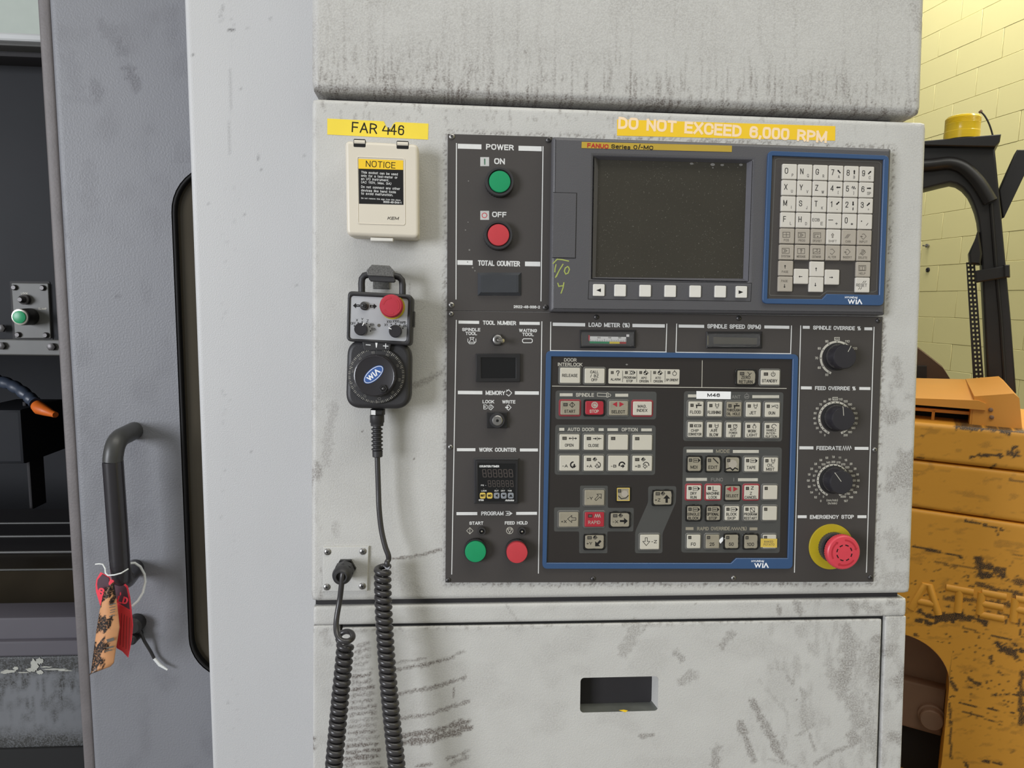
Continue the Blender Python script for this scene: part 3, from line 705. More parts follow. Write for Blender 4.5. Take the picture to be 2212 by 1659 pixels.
# coolant hose
y_ = YI+.25; b_ = MB(); pts = [wx(a,b,y_-i*.008) for i,(a,b) in enumerate(((-30,812),(0,823),(22,830),(42,841),(60,855),(72,866),(80,874)))]
pp = []; rr = []
for i in range(len(pts)-1):
    for t in (0,.35,.7): pp.append(np.array(pts[i])*(1-t)+np.array(pts[i+1])*t); rr.append(.0105 if t else .0085)
hs = thing('coolant_hose', 'segmented dark blue coolant hose with orange nozzle inside the machine', 'hose', pts[0], WF)
b_.tube(pp, rr, m_hose, 12); ob('segments', b_, hs, fr=WF)
b_ = MB(); b_.tube([wx(a,b,y_-.05-i*.006) for i,(a,b) in enumerate(((80,876),(86,882),(100,888),(112,893),(120,896)))], [.010,.011,.0085,.006,.005], m_noz, 14); ob('nozzle', b_, hs, fr=WF)
# ================================================================== cabinets
xA = PF.L(672,700)[0]; xB = .72+xA
def d_up(px, py):
    e = (189+.0448*(px-674))-py
    st_ = sst(.52,.74, fbm(px/3.6, py/60., 11, 4)); g = st_*sst(150,20,e)*.42
    g = np.maximum(g, .6*sst(.60,.76,fbm(px/3., py/24., 12))*sst(75,10,e))
    g = g+.35*sst(14,2,e)*(.6+.4*fbm(px/20.,py/9.,9))  # bottom rim darker: shade of the rounded edge painted in with the dirt
    g = g+.10+.22*fbm(px/90., py/60., 13)+.35*sst(.6,.75,fbm(px/6.,py/300.,15))*sst(330,40,e)*.5
    g = np.maximum(g, .35*sst(700,680,px)*sst(0,60,py)); g = np.maximum(g, .4*seg(px,py,[(1975,10),(1985,60)],14,.9))
    for c in ((1135,110,26),(905,88,3),(930,86,2)): g = np.maximum(g, .6*seg(px,py,[(c[0],c[1]),(c[0]+1,c[1]+4)],c[2]*.1+1))
    return g
z1 = PF.L(1300,236)[2]; z1 = (PF.L(674,192)[2]+PF.L(1993,248)[2])/2
gridslab('header_cabinet', PF.L(671,60)[0], PF.L(1994,240)[0], z1, .62, .002, yb_panel, .0022, .0075, m_cab, d_up, label='grey white upper cabinet streaked with dirt above the control panel', cat='cabinet')
zB = -.5688
def d_mid(px, py):
    g = .22*fbm(px/60., py/60., 21)
    # grime hugging the edges of the dark plates
    dx = np.maximum(np.maximum(966-px, px-np.where(py < 683, 1927-.04*(py-320), 1907-.035*(py-684))), 0); dy = np.maximum(np.maximum(288+.035*(px-967)-py, py-1258), 0); d = np.hypot(dx, dy); d = np.where(d <= 0, 99, d)
    g = np.maximum(g, sst(.45,.62, fbm(px/4., py/4., 22))*sst(16,2,d)*.8)
    g = np.maximum(g, .5*sst(.60,.74,fbm(px/5., py/16., 23))*sst(330,230,py))
    g = np.maximum(g, sst(.50,.72,fbm(px/22., py/60., 24))*sst(760,690,px)*sst(820,900,py)*.6)
    g = np.maximum(g, sst(.48,.7,fbm(px/35., py/45., 25))*sst(1890,1920,px)*sst(700,900,py)*.55)
    g = np.maximum(g, .3*sst(700,678,px)*sst(.4,.7,fbm(px/12.,py/40.,27)))
    for pts, w, s in (([(884,836),(905,828),(930,818),(951,805)],8,.5),([(838,1209),(880,1203),(915,1198),(950,1187)],3.5,.8),([(720,880),(712,930),(703,1000)],12,.35),([(1940,1010),(1945,1080)],20,.3),([(1925,1160),(1950,1190)],20,.35),([(1935,780),(1945,830)],10,.4),([(790,340),(800,350)],2,.5),([(885,612),(886,640)],2.5,.4),([(880,700),(920,660)],1.2,.3),([(845,1240),(900,1275)],18,.25),([(1915,1255),(1960,1250)],20,.35)):
        g = np.maximum(g, s*seg(px,py,pts,w,.9))
    return np.maximum(g, .9*(vn(px/2.3,py/4.,29) > .992))
oc_ = thing('operator_cabinet', 'grey white middle cabinet carrying the charcoal control plates', 'cabinet', (xA,0,zB))
gridslab('cabinet_shell', xA, xB, zB, 0, 0., yb_panel, .0021, .005, m_cab, d_mid, parent=oc_)
zl = (PF.L(690,1309)[2]+PF.L(1950,1296)[2])/2
def d_lo(px, py):
    g = .12*fbm(px/40., py/40., 51)+.0
    rp = random.Random(3)
    for i in range(24):       # rubbed by the coils of the left lead
        y = 1395+i*13.6-.02*i; s = rp.choice([.35,.6,.85,.9,.5]); x0 = 770-i*1.2; x1 = 796+i*1.3+rp.uniform(-6,4)
        g = np.maximum(g, min(1.2,s*1.05+.15*(i>10))*seg(px,py,[(x0,y),(x0+16,y-2),(x1,y-6)],4.8,.8,60+i))
    for pts, w, s in (([(855,1431),(890,1427),(920,1421)],3,.6),([(858,1446),(920,1436),(980,1420)],4.5,.75),([(985,1412),(1003,1408)],4,.6),([(862,1498),(930,1487),(985,1470),(1005,1463)],4.5,.75),([(866,1552),(930,1543),(980,1525),(1010,1517)],4.5,.65),([(872,1590),(930,1582),(975,1568),(1013,1558)],7,.95),([(875,1603),(930,1598),(970,1586),(1013,1571)],9,1.),([(965,1640),(1012,1622)],4,.7),([(900,1655),(930,1650)],5,.8),([(975,1650),(1010,1635)],5,.6),([(983,1473),(979,1509)],1.,.7),
        ([(1375,1350),(1365,1370),(1350,1405)],16,.38),([(1400,1345),(1385,1368)],4,.45),([(1460,1410),(1472,1422)],9,.5),([(1478,1470),(1495,1458)],15,.42),([(1560,1395),(1580,1370)],10,.45),([(1625,1515),(1640,1545),(1665,1590),(1690,1640)],9,.62),([(1598,1560),(1612,1600),(1628,1640)],9,.6),([(1548,1620),(1545,1650)],12,.5),([(1385,1590),(1410,1588)],5,.6),([(1830,1360),(1835,1420),(1820,1490)],16,.5),([(1820,1400),(1850,1395)],16,.4),([(1790,1430),(1800,1480)],12,.35),([(1835,1510),(1860,1560)],18,.45),([(1840,1590),(1845,1600)],16,.5),([(1760,1650),(1800,1625),(1840,1610)],5,.5),([(1740,1560),(1760,1620)],3,.5),([(1720,1590),(1760,1565)],4,.4),([(1885,1420),(1890,1470)],16,.45),([(1880,1580),(1900,1640)],18,.35),([(1700,1460),(1712,1475)],5,.45),([(1730,1490),(1738,1505)],6,.45),([(1640,1470),(1700,1540),(1702,1580)],4,.25),([(1680,1310),(1685,1325)],6,.6),([(1720,1305),(1730,1320)],10,.55),([(1870,1305),(1880,1320)],12,.4),([(1660,1640),(1720,1655)],4,.4),([(1930,1330),(1935,1420)],14,.3),([(1930,1590),(1940,1600)],14,.5),([(675,1590),(677,1600)],4,.9),([(674,1610),(678,1620)],5,.8),([(700,1370),(710,1390)],10,.3),([(1090,1300),(1120,1345)],3,.3)):
        g = np.maximum(g, s*seg(px,py,pts,w,.85))
    g = np.maximum(g, sst(.50,.74,fbm(px/26., py/30., 52))*sst(1660,1860,px)*.5); g = np.maximum(g, .3*sst(.5,.75,fbm(px/14.,py/40.,56))*sst(1560,1700,px))
    g = g+.10*sst(.45,.7,fbm(px/70.,py/50.,57))
    g = np.maximum(g, sst(.5,.66,fbm(px/7., py/7., 53))*sst(13,1,np.abs(py-(1360-.022*(px-735))))*.5)
    return np.maximum(g, .8*(vn(px/2.4,py/4.,59) > .994))
# lower cabinet: frame plus flush door with a finger pull
low = thing('base_cabinet', 'smudged grey white lower cabinet with a recessed finger pull', 'cabinet', PF.L(1300,1500))
x0, x1 = PF.L(675,1480)[0], PF.L(1955,1480)[0]; zf = -1.85/1.0
zf = -(P0[2])/PF.M[2,2]*1.0+.02
zfl = (0.004-P0[2])/PF.M[2,2]
dl, dr = (PF.L(738,1400)[0]), (PF.L(1907,1332)[0]+PF.L(1899,1600)[0])/2; dt = (PF.L(800,1354)[2]+PF.L(1900,1331)[2])/2
gp = .0032
gridslab('frame_rail', x0, x1, dt, zl, .002, yb_panel, .0022, .003, m_cab, d_lo, parent=low)
gridslab('frame_rail', x0, dl-gp, zfl, dt, .002, yb_panel, .0026, .002, m_cab, d_lo, parent=low)
gridslab('frame_rail', dr+.0046, x1, zfl, dt, .002, yb_panel, .0026, .0012, m_cab, d_lo, parent=low)
(ax0,az1),(ax1,az0) = PF.xz(1254.7,1466), PF.xz(1422,1537)
dm = gridslab('cabinet_door', dl, dr, zfl, dt-gp, .002, lambda x,z: .02, .0022, .0015, m_cab, d_lo, holes=[(ax0,ax1,az0,az1,.0045)], parent=low)
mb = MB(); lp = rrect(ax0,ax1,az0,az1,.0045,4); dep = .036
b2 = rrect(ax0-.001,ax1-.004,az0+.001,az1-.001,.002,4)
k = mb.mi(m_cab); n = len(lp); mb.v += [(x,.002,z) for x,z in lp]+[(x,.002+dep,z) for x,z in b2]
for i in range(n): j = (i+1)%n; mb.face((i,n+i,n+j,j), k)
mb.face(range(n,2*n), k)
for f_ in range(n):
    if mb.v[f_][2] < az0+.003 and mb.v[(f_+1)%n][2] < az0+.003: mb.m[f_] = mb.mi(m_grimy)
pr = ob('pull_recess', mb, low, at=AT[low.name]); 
mb = MB(); x_, z_ = PF.xz(1350,1537); mb.slab([(x_-.007,z_+.0008),(x_-.002,z_-.0008),(x_+.001,z_-.0018),(x_+.004,z_+.0002),(x_-.001,z_+.0014)], .0019, .0016, m_orng); ob('paint_chip', mb, low)
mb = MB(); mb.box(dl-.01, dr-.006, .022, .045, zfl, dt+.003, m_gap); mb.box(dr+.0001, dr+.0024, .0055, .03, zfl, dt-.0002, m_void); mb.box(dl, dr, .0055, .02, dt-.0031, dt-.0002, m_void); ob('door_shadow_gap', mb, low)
# dark strips standing in for the shade in the gaps between the stacked cabinets
for za_, zb_, yf_ in ((.0005, z1-.0005, .026), (zl+.0005, zB-.0005, .0075)):
    mb = MB(); mb.box(xA+(.012 if yf_ > .01 else .004), xB-(.03 if yf_ > .01 else .012), yf_, yf_+.014, za_, zb_, m_gap); ob('gap_shade_strip', mb, oc_)
mb = MB(); mb.box(P0[0]+xA+.03, P0[0]+xB-.004, YC+.06, YC+.40, 0, 2.3, m_cab, .004)
props(ob('machine_housing', mb, fr=WF, at=(0,YC,0)), 'grey machine housing standing behind the stacked cabinets', 'machine')
# ================================================================== control panels
DP = .0025
def q(pts, d=0.): return [PF.xz(a, b, d) for a, b in pts]
def K(px, py, d=0.): return PF.k(px, py, d)
class Pr:
    """flat print on a panel face, in photo-pixel coordinates"""
    def __init__(s, d, mb=None): s.d = d; s.mb = mb or MB(); s.y = -d-.00012
    def bar(s, x0, y0, x1, y1, mt=None, sk=0.): s.mb.flat(q([(x0,y0),(x1,y0+sk),(x1,y1+sk),(x0,y1)], s.d), s.y, mt or m_white)
    def poly(s, pts, mt=None, lift=0.): s.mb.flat(q(pts, s.d), s.y-lift, mt or m_white)
    def line(s, pts, w=1., mt=None, closed=False, lift=0.): s.mb.line(q(pts, s.d), w*K(*pts[0], s.d), s.y-lift, mt or m_white, closed)
    def arc(s, cx, cy, r, a0, a1, w=1., mt=None, n=24, lift=0.): s.line([(cx+r*math.cos(math.radians(a0+(a1-a0)*i/n)), cy-r*math.sin(math.radians(a0+(a1-a0)*i/n))) for i in range(n+1)], w, mt, lift=lift)
    def dot(s, cx, cy, r, mt=None, lift=0., n=12): s.poly([(cx+r*math.cos(2*math.pi*i/n), cy+r*math.sin(2*math.pi*i/n)) for i in range(n)], mt, lift)
    def t(s, txt, px, py, h, w=None, mt=None, bold=.022, rot=0., align='c', lift=0., shear=0.):
        x, z = PF.xz(px, py, s.d); k = K(px, py, s.d); s.mb.text(txt, x, z, h*k, s.y-lift, mt or m_white, w=w*k if w else None, bold=bold, rot=math.radians(rot), align=align, shear=shear)
    def done(s, name, parent, **kw): return ob(name, s.mb, parent, kind='stuff', **kw)
_scr = {}
def screw(parent, px, py, d, mt=m_steel, r=6.2):
    x, z = PF.xz(px, py, d); key = mt.name+str(r)
    at = (x, -d, z)
    if key not in _scr:
        k = K(1400, 800); R = r*k; mb = MB(); mb.lathe(0, 0, [(R,0),(R*.96,-.0007),(R*.75,-.0014),(R*.35,-.0018)], mt, 16)
        for a in (.4, .4+math.pi/2):
            c, s_ = math.cos(a), math.sin(a); L, w = R*.52, R*.11
            mb.flat([(c*L-s_*w, s_*L+c*w), (-c*L-s_*w, -s_*L+c*w), (-c*L+s_*w, -s_*L-c*w), (c*L+s_*w, s_*L-c*w)][::-1], -.00186, m_ink)
        o = ob('screw', mb, parent, at=(0,0,0)); _scr[key] = o; o.location = np.array(at)-AT[parent.name]; AT[o.name] = np.array(at); return o
    return clone(_scr[key], parent, at)
# ---- power panel
pw = thing('power_panel', 'charcoal power plate with on and off buttons left of the screen', 'control panel', PF.L(1080,480,DP))
lp = q([(967,289),(1193.5,295.5),(1187,673.5),(965.5,671)], DP); mb = MB(); mb.slab(lp, 0, -DP, m_plate, .0004, 1); ob('plate', mb, pw)
for a, b, mt in ((976,295,m_steel),(1185,302,m_steeld),(975,659,m_steel),(1178.5,664,m_steeld)): screw(pw, a, b, DP, mt)
p = Pr(DP)
p.line([(986,310),(985,646)],2); p.line([(1173,317),(1168.5,650)],2)
p.bar(989,310.5,1040,321,sk=1.5); p.bar(1120,315,1170,325.5,sk=1.3); p.t('POWER',1080,318,12,60,bold=.03)
p.bar(988,562,1021,572,sk=.5); p.bar(1134,565,1167,575,sk=.5); p.t('TOTAL COUNTER',1078,569,11.5,91,bold=.03)
p.t('ON',1079,348.5,12.5,23,bold=.03); p.t('OFF',1078.5,463.5,11.5,31,bold=.03)
p.t('2622-48-336-2',1138,663,6,57,bold=.03)
for y, in ((349,),(465,)): p.poly(rq := [(1037.5,y-9.5),(1056.5,y-9.5),(1056.5,y+10),(1037.5,y+10)], m_icon)
p.bar(1045.5,343,1048.5,356,m_green); p.arc(1046.5,465.3,5.2,0,360,1.6,m_red)
for a,b,r in ((1012,391,1.4),(1011,480,1.2),(1005.5,497,1.4),(1014,540,2),(1021,578,2),(1026,585,1.5),(1010,566,1.2)): p.dot(a,b,r,m_dim)
p.done('lettering', pw)
# ---- main control plate
cp = thing('control_plate', 'large charcoal control plate below the screen with knobs and keypad', 'control panel', PF.L(1430,970,DP))
lp = q([(966,671.8),(1907,684),(1887,1257),(962,1258.5)], DP); mb = MB(); mb.slab(lp, 0, -DP, m_plate, .0004, 1); ob('plate', mb, cp)
for a, b, mt in ((974.5,678,m_steel),(973,965.5,m_steel),(968,1253,m_steeld),(1288,685,m_steeld),(1595.5,687.5,m_steeld),(1897,692.5,m_steeld),(1889,971.5,m_steel),(1880,1247,m_steeld),(1281,1250,m_steeld),(1584,1248.5,m_steel)): screw(cp, a, b, DP, mt, 5.4)
p = Pr(DP)
for l in ([(985.7,692),(983,850),(975.7,1240)],[(1170.5,695),(1163,1238)],[(1189.7,696),(1189,757)],[(1440.3,700),(1438.5,760.5)],[(1189,757.3),(1439,760.5)],[(1461.7,700),(1460,761)],[(1709.7,704),(1707.7,763.5)],[(1460,761),(1708,764)],[(1729.5,704),(1716,1236)],[(1888,707),(1871.5,1236)]): p.line(l,1.9)
for x0,y0,x1,y1,s_ in ((990.5,692.5,1035,699,.7),(1122,695,1166,701.5,.5),(989,844,1042,851.5,.5),(1112,845,1164,852.3,.4),(987,968.2,1027,974.6,0),(1123,968.8,1162,975.2,0),(986,1106.2,1031,1112.8,-.2),(1115,1105.8,1160,1112.2,-.2),
  (1194,696.8,1264,704,1.2),(1366,699.5,1436,706.7,1),(1466,701,1521,707.5,.8),(1651,703,1705,709.5,.8),(1734,703.8,1749,710,.2),(1867,707,1884,713.2,.2),(1730,834.5,1753.5,841,.3),(1856,836,1880,842.2,.3),(1726.5,964,1757,970.6,.2),(1846,965.3,1876,971.6,.2),(1723,1113,1742.5,1119.2,0),(1852,1113,1871.5,1119.2,0)): p.bar(x0,y0,x1,y1,sk=s_)
B = .03
for t_,x,y,h,w in (('TOOL NUMBER',1079,697.5,8.8,72),('SPINDLE',1018,712,7,39),('TOOL',1018,720.4,7,25),('WAITING',1140.5,714,7,38.5),('TOOL',1140.5,722.4,7,25),('MEMORY',1070,848.7,9,42),('LOCK',1055,867.7,7.2,25),('WRITE',1099,868,7.2,28.5),('WORK COUNTER',1075,971.5,8.6,80),('PROGRAM',1063.5,1109,8.6,48),('START',1029,1130,7.2,30),('FEED HOLD',1115,1129.5,7.2,49),
  ('LOAD METER (%)',1316,702,9,89),('SPINDLE SPEED (RPM)',1586,705.4,9,116),('SPINDLE OVERRIDE %',1808,708.5,8.2,103),('FEED OVERRIDE %',1804.5,838.7,8,88),('FEEDRATE',1790.5,968,8.4,54),('EMERGENCY STOP',1797,1116.5,8.2,95)): p.t(t_,x,y,h,w,bold=B)
# pictograms
p.line([(1010.5,732),(1010.5,738),(1014,742.5),(1024,742.5),(1028,738),(1028,732)],1.2); p.line([(1015,729),(1024,729),(1022,732.5),(1017,732.5),(1015,729)],1.1); p.line([(1017,733),(1013.5,739.5),(1025,739.5),(1021.5,733)],1.1)
p.line([(1131,731.8),(1147.5,731.8),(1150,734),(1150,738),(1147.5,740.3),(1131,740.3),(1128.7,738),(1128.7,734)],1.6,closed=True)
p.line([(1094,843),(1099,842.5),(1105.5,848.7),(1099,855.5),(1094,851.5)],1.5); p.line([(1093.5,846.5),(1099,841.5)],1.4)
p.line([(1044.8,874.5),(1050,874.5),(1053,877.5),(1062,877.5)],1.1); p.line([(1044.8,874.5),(1044.8,883.5),(1050,883.5),(1053,880.8),(1062,880.8)],1.1); p.line([(1058,875),(1061,874.5),(1066,879.3),(1060.5,885.5),(1056.5,883)],1.3); p.arc(1047.5,879,1.6,0,360,1,n=10)
p.line([(1095,876.5),(1098.5,874.5),(1104,880),(1098.5,886),(1095,883)],1.4); p.poly([(1091.5,878.5),(1095,878.5),(1095,876.5),(1099,880),(1095,883.5),(1095,881.5),(1091.5,881.5)])
p.poly([(1101,1105),(1107.3,1109),(1101,1113)]); p.line([(1092.5,1104.8),(1101,1104.8),(1101,1113),(1092.5,1113)],1.2); p.poly([(1094,1108),(1099,1107),(1099,1111),(1094,1110)])
p.line([(1015,1139.5),(1022,1146.5),(1015,1153.5),(1008,1146.5)],1,m_cream,True); p.line([(1015,1140),(1015,1153)],1,m_cream)
p.arc(1101,1146,7,0,360,1.2,m_cream); p.line([(1096.5,1142.5),(1105.5,1142.5),(1101,1151)],1.2,m_cream,True)
p.line([(1819.5,972.5),(1822,963.5),(1824.5,972.5),(1827,963.5),(1829.5,972.5),(1832,963.5),(1834.5,972.5),(1837,963.5),(1839,969)],1.1)
# dial scales
def scale(cx, cy, r, a0, step, n, labels, boxed, rr, hh, w=4.6, mt=m_cream):
    p.arc(cx,cy,r,a0+5,a0-step*(n-1)-5,w,mt,40)
    for i in range(n):
        a = math.radians(a0-step*i); p.dot(cx+r*math.cos(a), cy-r*math.sin(a), 1.2, m_ink, .00005, 8)
    for lab, R_, h in labels:
        for i, s_ in enumerate(lab):
            a = math.radians(a0-step*i); x, y = cx+R_*math.cos(a)*1.03, cy-R_*math.sin(a)*.97
            if s_ == boxed: p.poly([(x-5.8,y-3.6),(x+5.8,y-3.6),(x+5.8,y+3.6),(x-5.8,y+3.6)],m_cream); p.t(s_,x,y,h,9.5,m_ink,lift=.0001)
            else: p.t(s_,x,y,h,len(s_.replace('.',''))*hh,m_cream)
scale(1808,773.5,35,240,30,8,[(['50','60','70','80','90','100','110','120'],43,5)],'100',43,3.3)
scale(1804,903.5,34.5,240,15,21,[([str(10*i) for i in range(21)],43.5,4.6)],'100',43,3.0)
scale(1800,1038,33.5,240,15,21,[(['0','5','10','14','20','37','52','72','100','140','200','270','370','520','720','1000','1500','2000','2700','3700','5000'],41.5,4.4),(['0','0.2','0.4','0.6','0.8','1.5','2.0','2.8','3.9','5.5','7.9','11','15','20','28','39','55','79','106','146','197'],52.5,4.6)],'',43,2.9,4.2)
p.t('(mm/min)',1797.5,1080.5,4.6,25,m_cream); p.t('(in/min)',1798,1087,4.6,20,m_cream)
p.done('lettering', cp)
# ---- devices in the plates
def lathe_thing(mb, px, py, prof, mt, n=32, d0=DP, tip=None, wob=None):
    """turned part standing on the plate: prof = [(radius px, height m)]; tip not needed, real depth gives the offset"""
    x, z = PF.xz(px, py, d0); k = K(px, py, d0); mb.lathe(x, z, [(r*k, -d0-h) for r, h in prof], mt, n, wob); return x, z, k
def push(label, px, py, capmt, r_out, r_cap, hb, hc, group=None):
    o = thing('push_button', label, 'button', PF.L(px,py,DP), group=group)
    mb = MB(); lathe_thing(mb,px,py,[(r_out*1.01,0),(r_out*1.01,hb*.75)],m_black,64,wob=-.03); lathe_thing(mb,px,py,[(r_out,hb*.7),(r_out,hb-.0008),(r_out*.95,hb),(r_cap*1.12,hb),(r_cap*1.07,hb-.001),(r_cap*1.05,hb-.004)],m_black2,40); ob('bezel', mb, o)
    mb = MB(); lathe_thing(mb,px,py,[(r_cap,hb-.005),(r_cap,hc-.001),(r_cap*.96,hc-.0003),(r_cap*.7,hc)],capmt,36); ob('cap', mb, o); return o
push('green power button under the word ON', 1078.7,396.5, m_green, 31, 23, .0095, .0098)
push('red power button under the word OFF', 1076,510.5, m_red, 31, 23, .0095, .0098)
push('green program start button at the lower left of the control plate', 1026.8,1186, m_green, 24.5, 22.5, .0085, .0125)
push('red feed hold button beside the green start button', 1115,1187, m_red, 24, 22.3, .0075, .0145)
for nm, a, b in (('small dark pilot lamp above the green start button',1040.5,1145.5),('small dark pilot lamp above the red feed hold button',1127,1146)):
    o = thing('pilot_lamp', nm, 'lamp', PF.L(a,b,DP), group='pilot lamps over the program buttons')
    mb = MB(); lathe_thing(mb,a,b,[(9,0),(9,.005),(8.2,.0058),(6,.0058),(5.2,.004)],m_steeld,28); ob('collar', mb, o)
    mb = MB(); lathe_thing(mb,a,b,[(5.2,.0035),(4.6,.0042),(2.2,.0052)],m_black,20); lathe_thing(mb,a,b,[(2.2,.005),(1.6,.0062),(.6,.0066)],m_chrome,12); ob('lens', mb, o)
# counters and displays
def rectp(x0,y0,x1,y1,d,r=0.): return rquad(q([(x0,y0),(x1,y0),(x1,y1),(x0,y1)],d), r) if r else q([(x0,y0),(x1,y0),(x1,y1),(x0,y1)],d)
o = thing('counter_window', 'blank black bevelled counter window under the words total counter', 'display', PF.L(1079,613,DP))
mb = MB(); mb.slab(rectp(1032,588,1126.5,638,.006), -DP, -.0065, m_counter, .0036, 1); ob('body', mb, o)
mb = MB(); mb.slab(rectp(1041,594,1117,632,.007), -.006, -.0067, m_counter, .0002, 1); ob('lens', mb, o)
o = thing('tool_display', 'glossy black tool number display beneath the toggle switch', 'display', PF.L(1076,794,DP))
mb = MB(); mb.slab(rectp(1028,764,1124,825,.007), -DP, -.007, m_black, .0008, 2, holes=[rectp(1039.5,773,1114,817,.007)]); ob('frame', mb, o)
mb = MB(); mb.slab(rectp(1039,772.5,1114.5,817.5,.006), -DP, -.0055, m_gloss); ob('lens', mb, o)
o = thing('toggle_switch', 'chrome toggle switch between spindle tool and waiting tool', 'switch', PF.L(1075,735,DP))
mb = MB(); lathe_thing(mb,1074.5,734,[(14,0),(14,.0022),(12.5,.003)],m_steeld,6); lathe_thing(mb,1074.5,734,[(10,.003),(10,.0055),(8.5,.006),(5.5,.006),(5,.004)],m_steel,28); ob('nut', mb, o)
a = PF.L(1074.5,734,.007); b = PF.L(1086.5,736.5,.018); mb = MB(); mb.tube([tuple(a+(b-a)*t) for t in (0,.3,.6,.85,.97,1.)], [.0019,.0021,.0024,.0027,.0024,.0012], m_chrome, 16); ob('lever', mb, o, smooth=60)
o = thing('key_switch', 'memory lock key switch in a square black housing', 'switch', PF.L(1074,907,DP))
mb = MB(); mb.slab(rectp(1052,890,1096,924.5,.005), -DP, -.0062, m_black, .0006, 1); ob('housing', mb, o)
mb = MB(); lathe_thing(mb,1073.5,907,[(16.5,.003),(16.5,.008),(15,.009),(12,.009)],m_black2,32); ob('ring', mb, o)
mb = MB(); x,z,k = lathe_thing(mb,1073.5,907,[(11.2,.008),(11,.0098),(9.6,.0104)],m_steel,28)
mb.flat([(x+r*k*math.cos(t),z+r*k*math.sin(t)) for r,t in ((3.6,.4),(3.2,1.4),(3.6,2.2),(3.6,3.6),(3.2,4.4),(3.6,5.4))], -DP-.01045, m_ink); ob('lock_core', mb, o)
# work counter
o = thing('work_counter', 'black digital counter timer with two yellow and three grey keys', 'counter', PF.L(1072,1042,DP))
mb = MB(); mb.slab(rectp(1024,990,1120,1087,DP), -DP, -.005, m_black2, .0008, 1); mb.slab(rectp(1029,995,1119,1088,.011), -.005, -.0115, m_black, .0006, 2, holes=[rectp(1033.5,1002,1114,1083.5,.0115)]); ob('housing', mb, o)
D = .0108; mb = MB(); mb.slab(rectp(1033,1001,1114.5,1084,D), -.005, -D, m_gloss); ob('face', mb, o)
p = Pr(D)
p.t('COUNTER/TIMER',1057,1007.3,4.6,43,bold=.04); p.t('PS -',1044.5,1048.3,3.2,11); p.t('LOCK',1045.5,1060.2,3.2,11.5)
for t_,x in (('OUT',1072.5),('CNT',1086.5),('TMR',1101)): p.t(t_,x,1060.2,3.2,9)
for x in (1072.5,1086.5,1101,1045): p.bar(x-.7,1055.3,x+.7,1056.3,m_dim)
p.t('CT6S',1039.5,1080.3,4,11,bold=.04); p.t('Autonics',1101,1080.6,4.2,19,bold=.04,shear=.2)
def digit(cx, cy, w, h, mt, lw, sl=.12):
    f = lambda a, b: (cx+a*w/2-b*h/2*-sl*-1*-1, cy+b*h/2)
    g_ = [(-1,-1),(1,-1),(1,0),(1,1),(-1,1),(-1,0)]
    for a, b in ((0,1),(1,2),(2,3),(3,4),(4,5),(5,0),(5,2)):
        A_, B_ = np.array(f(*g_[a])), np.array(f(*g_[b])); e = (B_-A_)*.13; p.line([tuple(A_+e), tuple(B_-e)], lw, mt)
for i in range(6): digit(1046.5+i*11.4,1022.3,7,16,m_screenl,1.6); digit(1057.5+i*9.6,1044.6,5.6,13,m_screenl,1.3)
p.done('lettering', o)
for i, x in enumerate((1042.8,1057.8,1073,1088.2,1103.4)):
    mb = MB(); mb.slab(rectp(x-6.3,1064,x+6.3,1077,D,.0022), -D, -D-.0014, m_gold if i < 2 else m_gkey, .0006, 2); kx = ob('key', mb, o, at=PF.L(x,1070.5,D))
    p = Pr(D+.0014)
    if i < 2: p.t(('RST','MD')[i],x,1070.5,5,(9.5,8)[i],m_ink,bold=.04)
    else: p.poly({2:[(x-3,1070.5),(x+2,1067),(x+2,1074)],3:[(x-4,1068.5),(x+4,1068.5),(x,1073.5)],4:[(x-4,1073),(x+4,1073),(x,1067.5)]}[i], m_ink)
    ob('legend', p.mb, kx, kind='stuff')
# meters
for nm, lab, x0, y0, x1, y1 in (('load_meter','clear covered load meter with a green yellow and red scale',1253,712.5,1373.5,751.5),('spindle_meter','clear covered blank meter under the words spindle speed',1526.5,716,1646.5,752.5)):
    o = thing(nm, lab, 'meter', PF.L((x0+x1)/2,(y0+y1)/2,DP))
    mb = MB(); mb.slab(rectp(x0,y0,x1,y1,.004), -DP, -.0042, m_black, .0006, 1); mb.slab(rectp(x0+3.5,y0+4,x1-3,y1-3.5,.004), -.0042, -.0046, m_gap); ob('frame', mb, o)
    mb = MB(); yy = y0+10
    if nm == 'load_meter':
        p = Pr(.0048)
        p.poly([(1274,726.5),(1352,728),(1352,738.5),(1273,737.3)], m_paper); p.poly([(1273,737.3),(1316,738),(1316,742.3),(1273,741.6)],m_green); p.poly([(1316,738),(1338,738.3),(1338,742.6),(1316,742.3)],m_yell); p.poly([(1338,738.3),(1352,738.5),(1352,742.8),(1338,742.6)],m_redp)
        p.bar(1270.5,724,1273.5,736,m_red); p.bar(1352.5,722.5,1358.5,727.5,m_paper)
        for i in range(21):
            x = 1275+i*3.75; p.line([(x,738),(x,735 if i%4 else 732.5)],.6,m_ink,lift=.0001)
        for t_,x in (('50',1293.5),('100',1316.5),('150',1338)): p.t(t_,x,729.5,3.4,6.5,m_beiged,lift=.0001)
        ob('scale', p.mb, o, kind='stuff')
    else:
        p = Pr(.0048); p.poly([(1540,728),(1634,730),(1634,744),(1540,743)],m_led); ob('dial_face', p.mb, o)
    mb = MB(); mb.slab(rectp(x0+4,y0+4.5,x1-3.5,y1-4,.009), -.0047, -.0092, m_glass, .0022, 2, back=True); ob('clear_cover', mb, o)
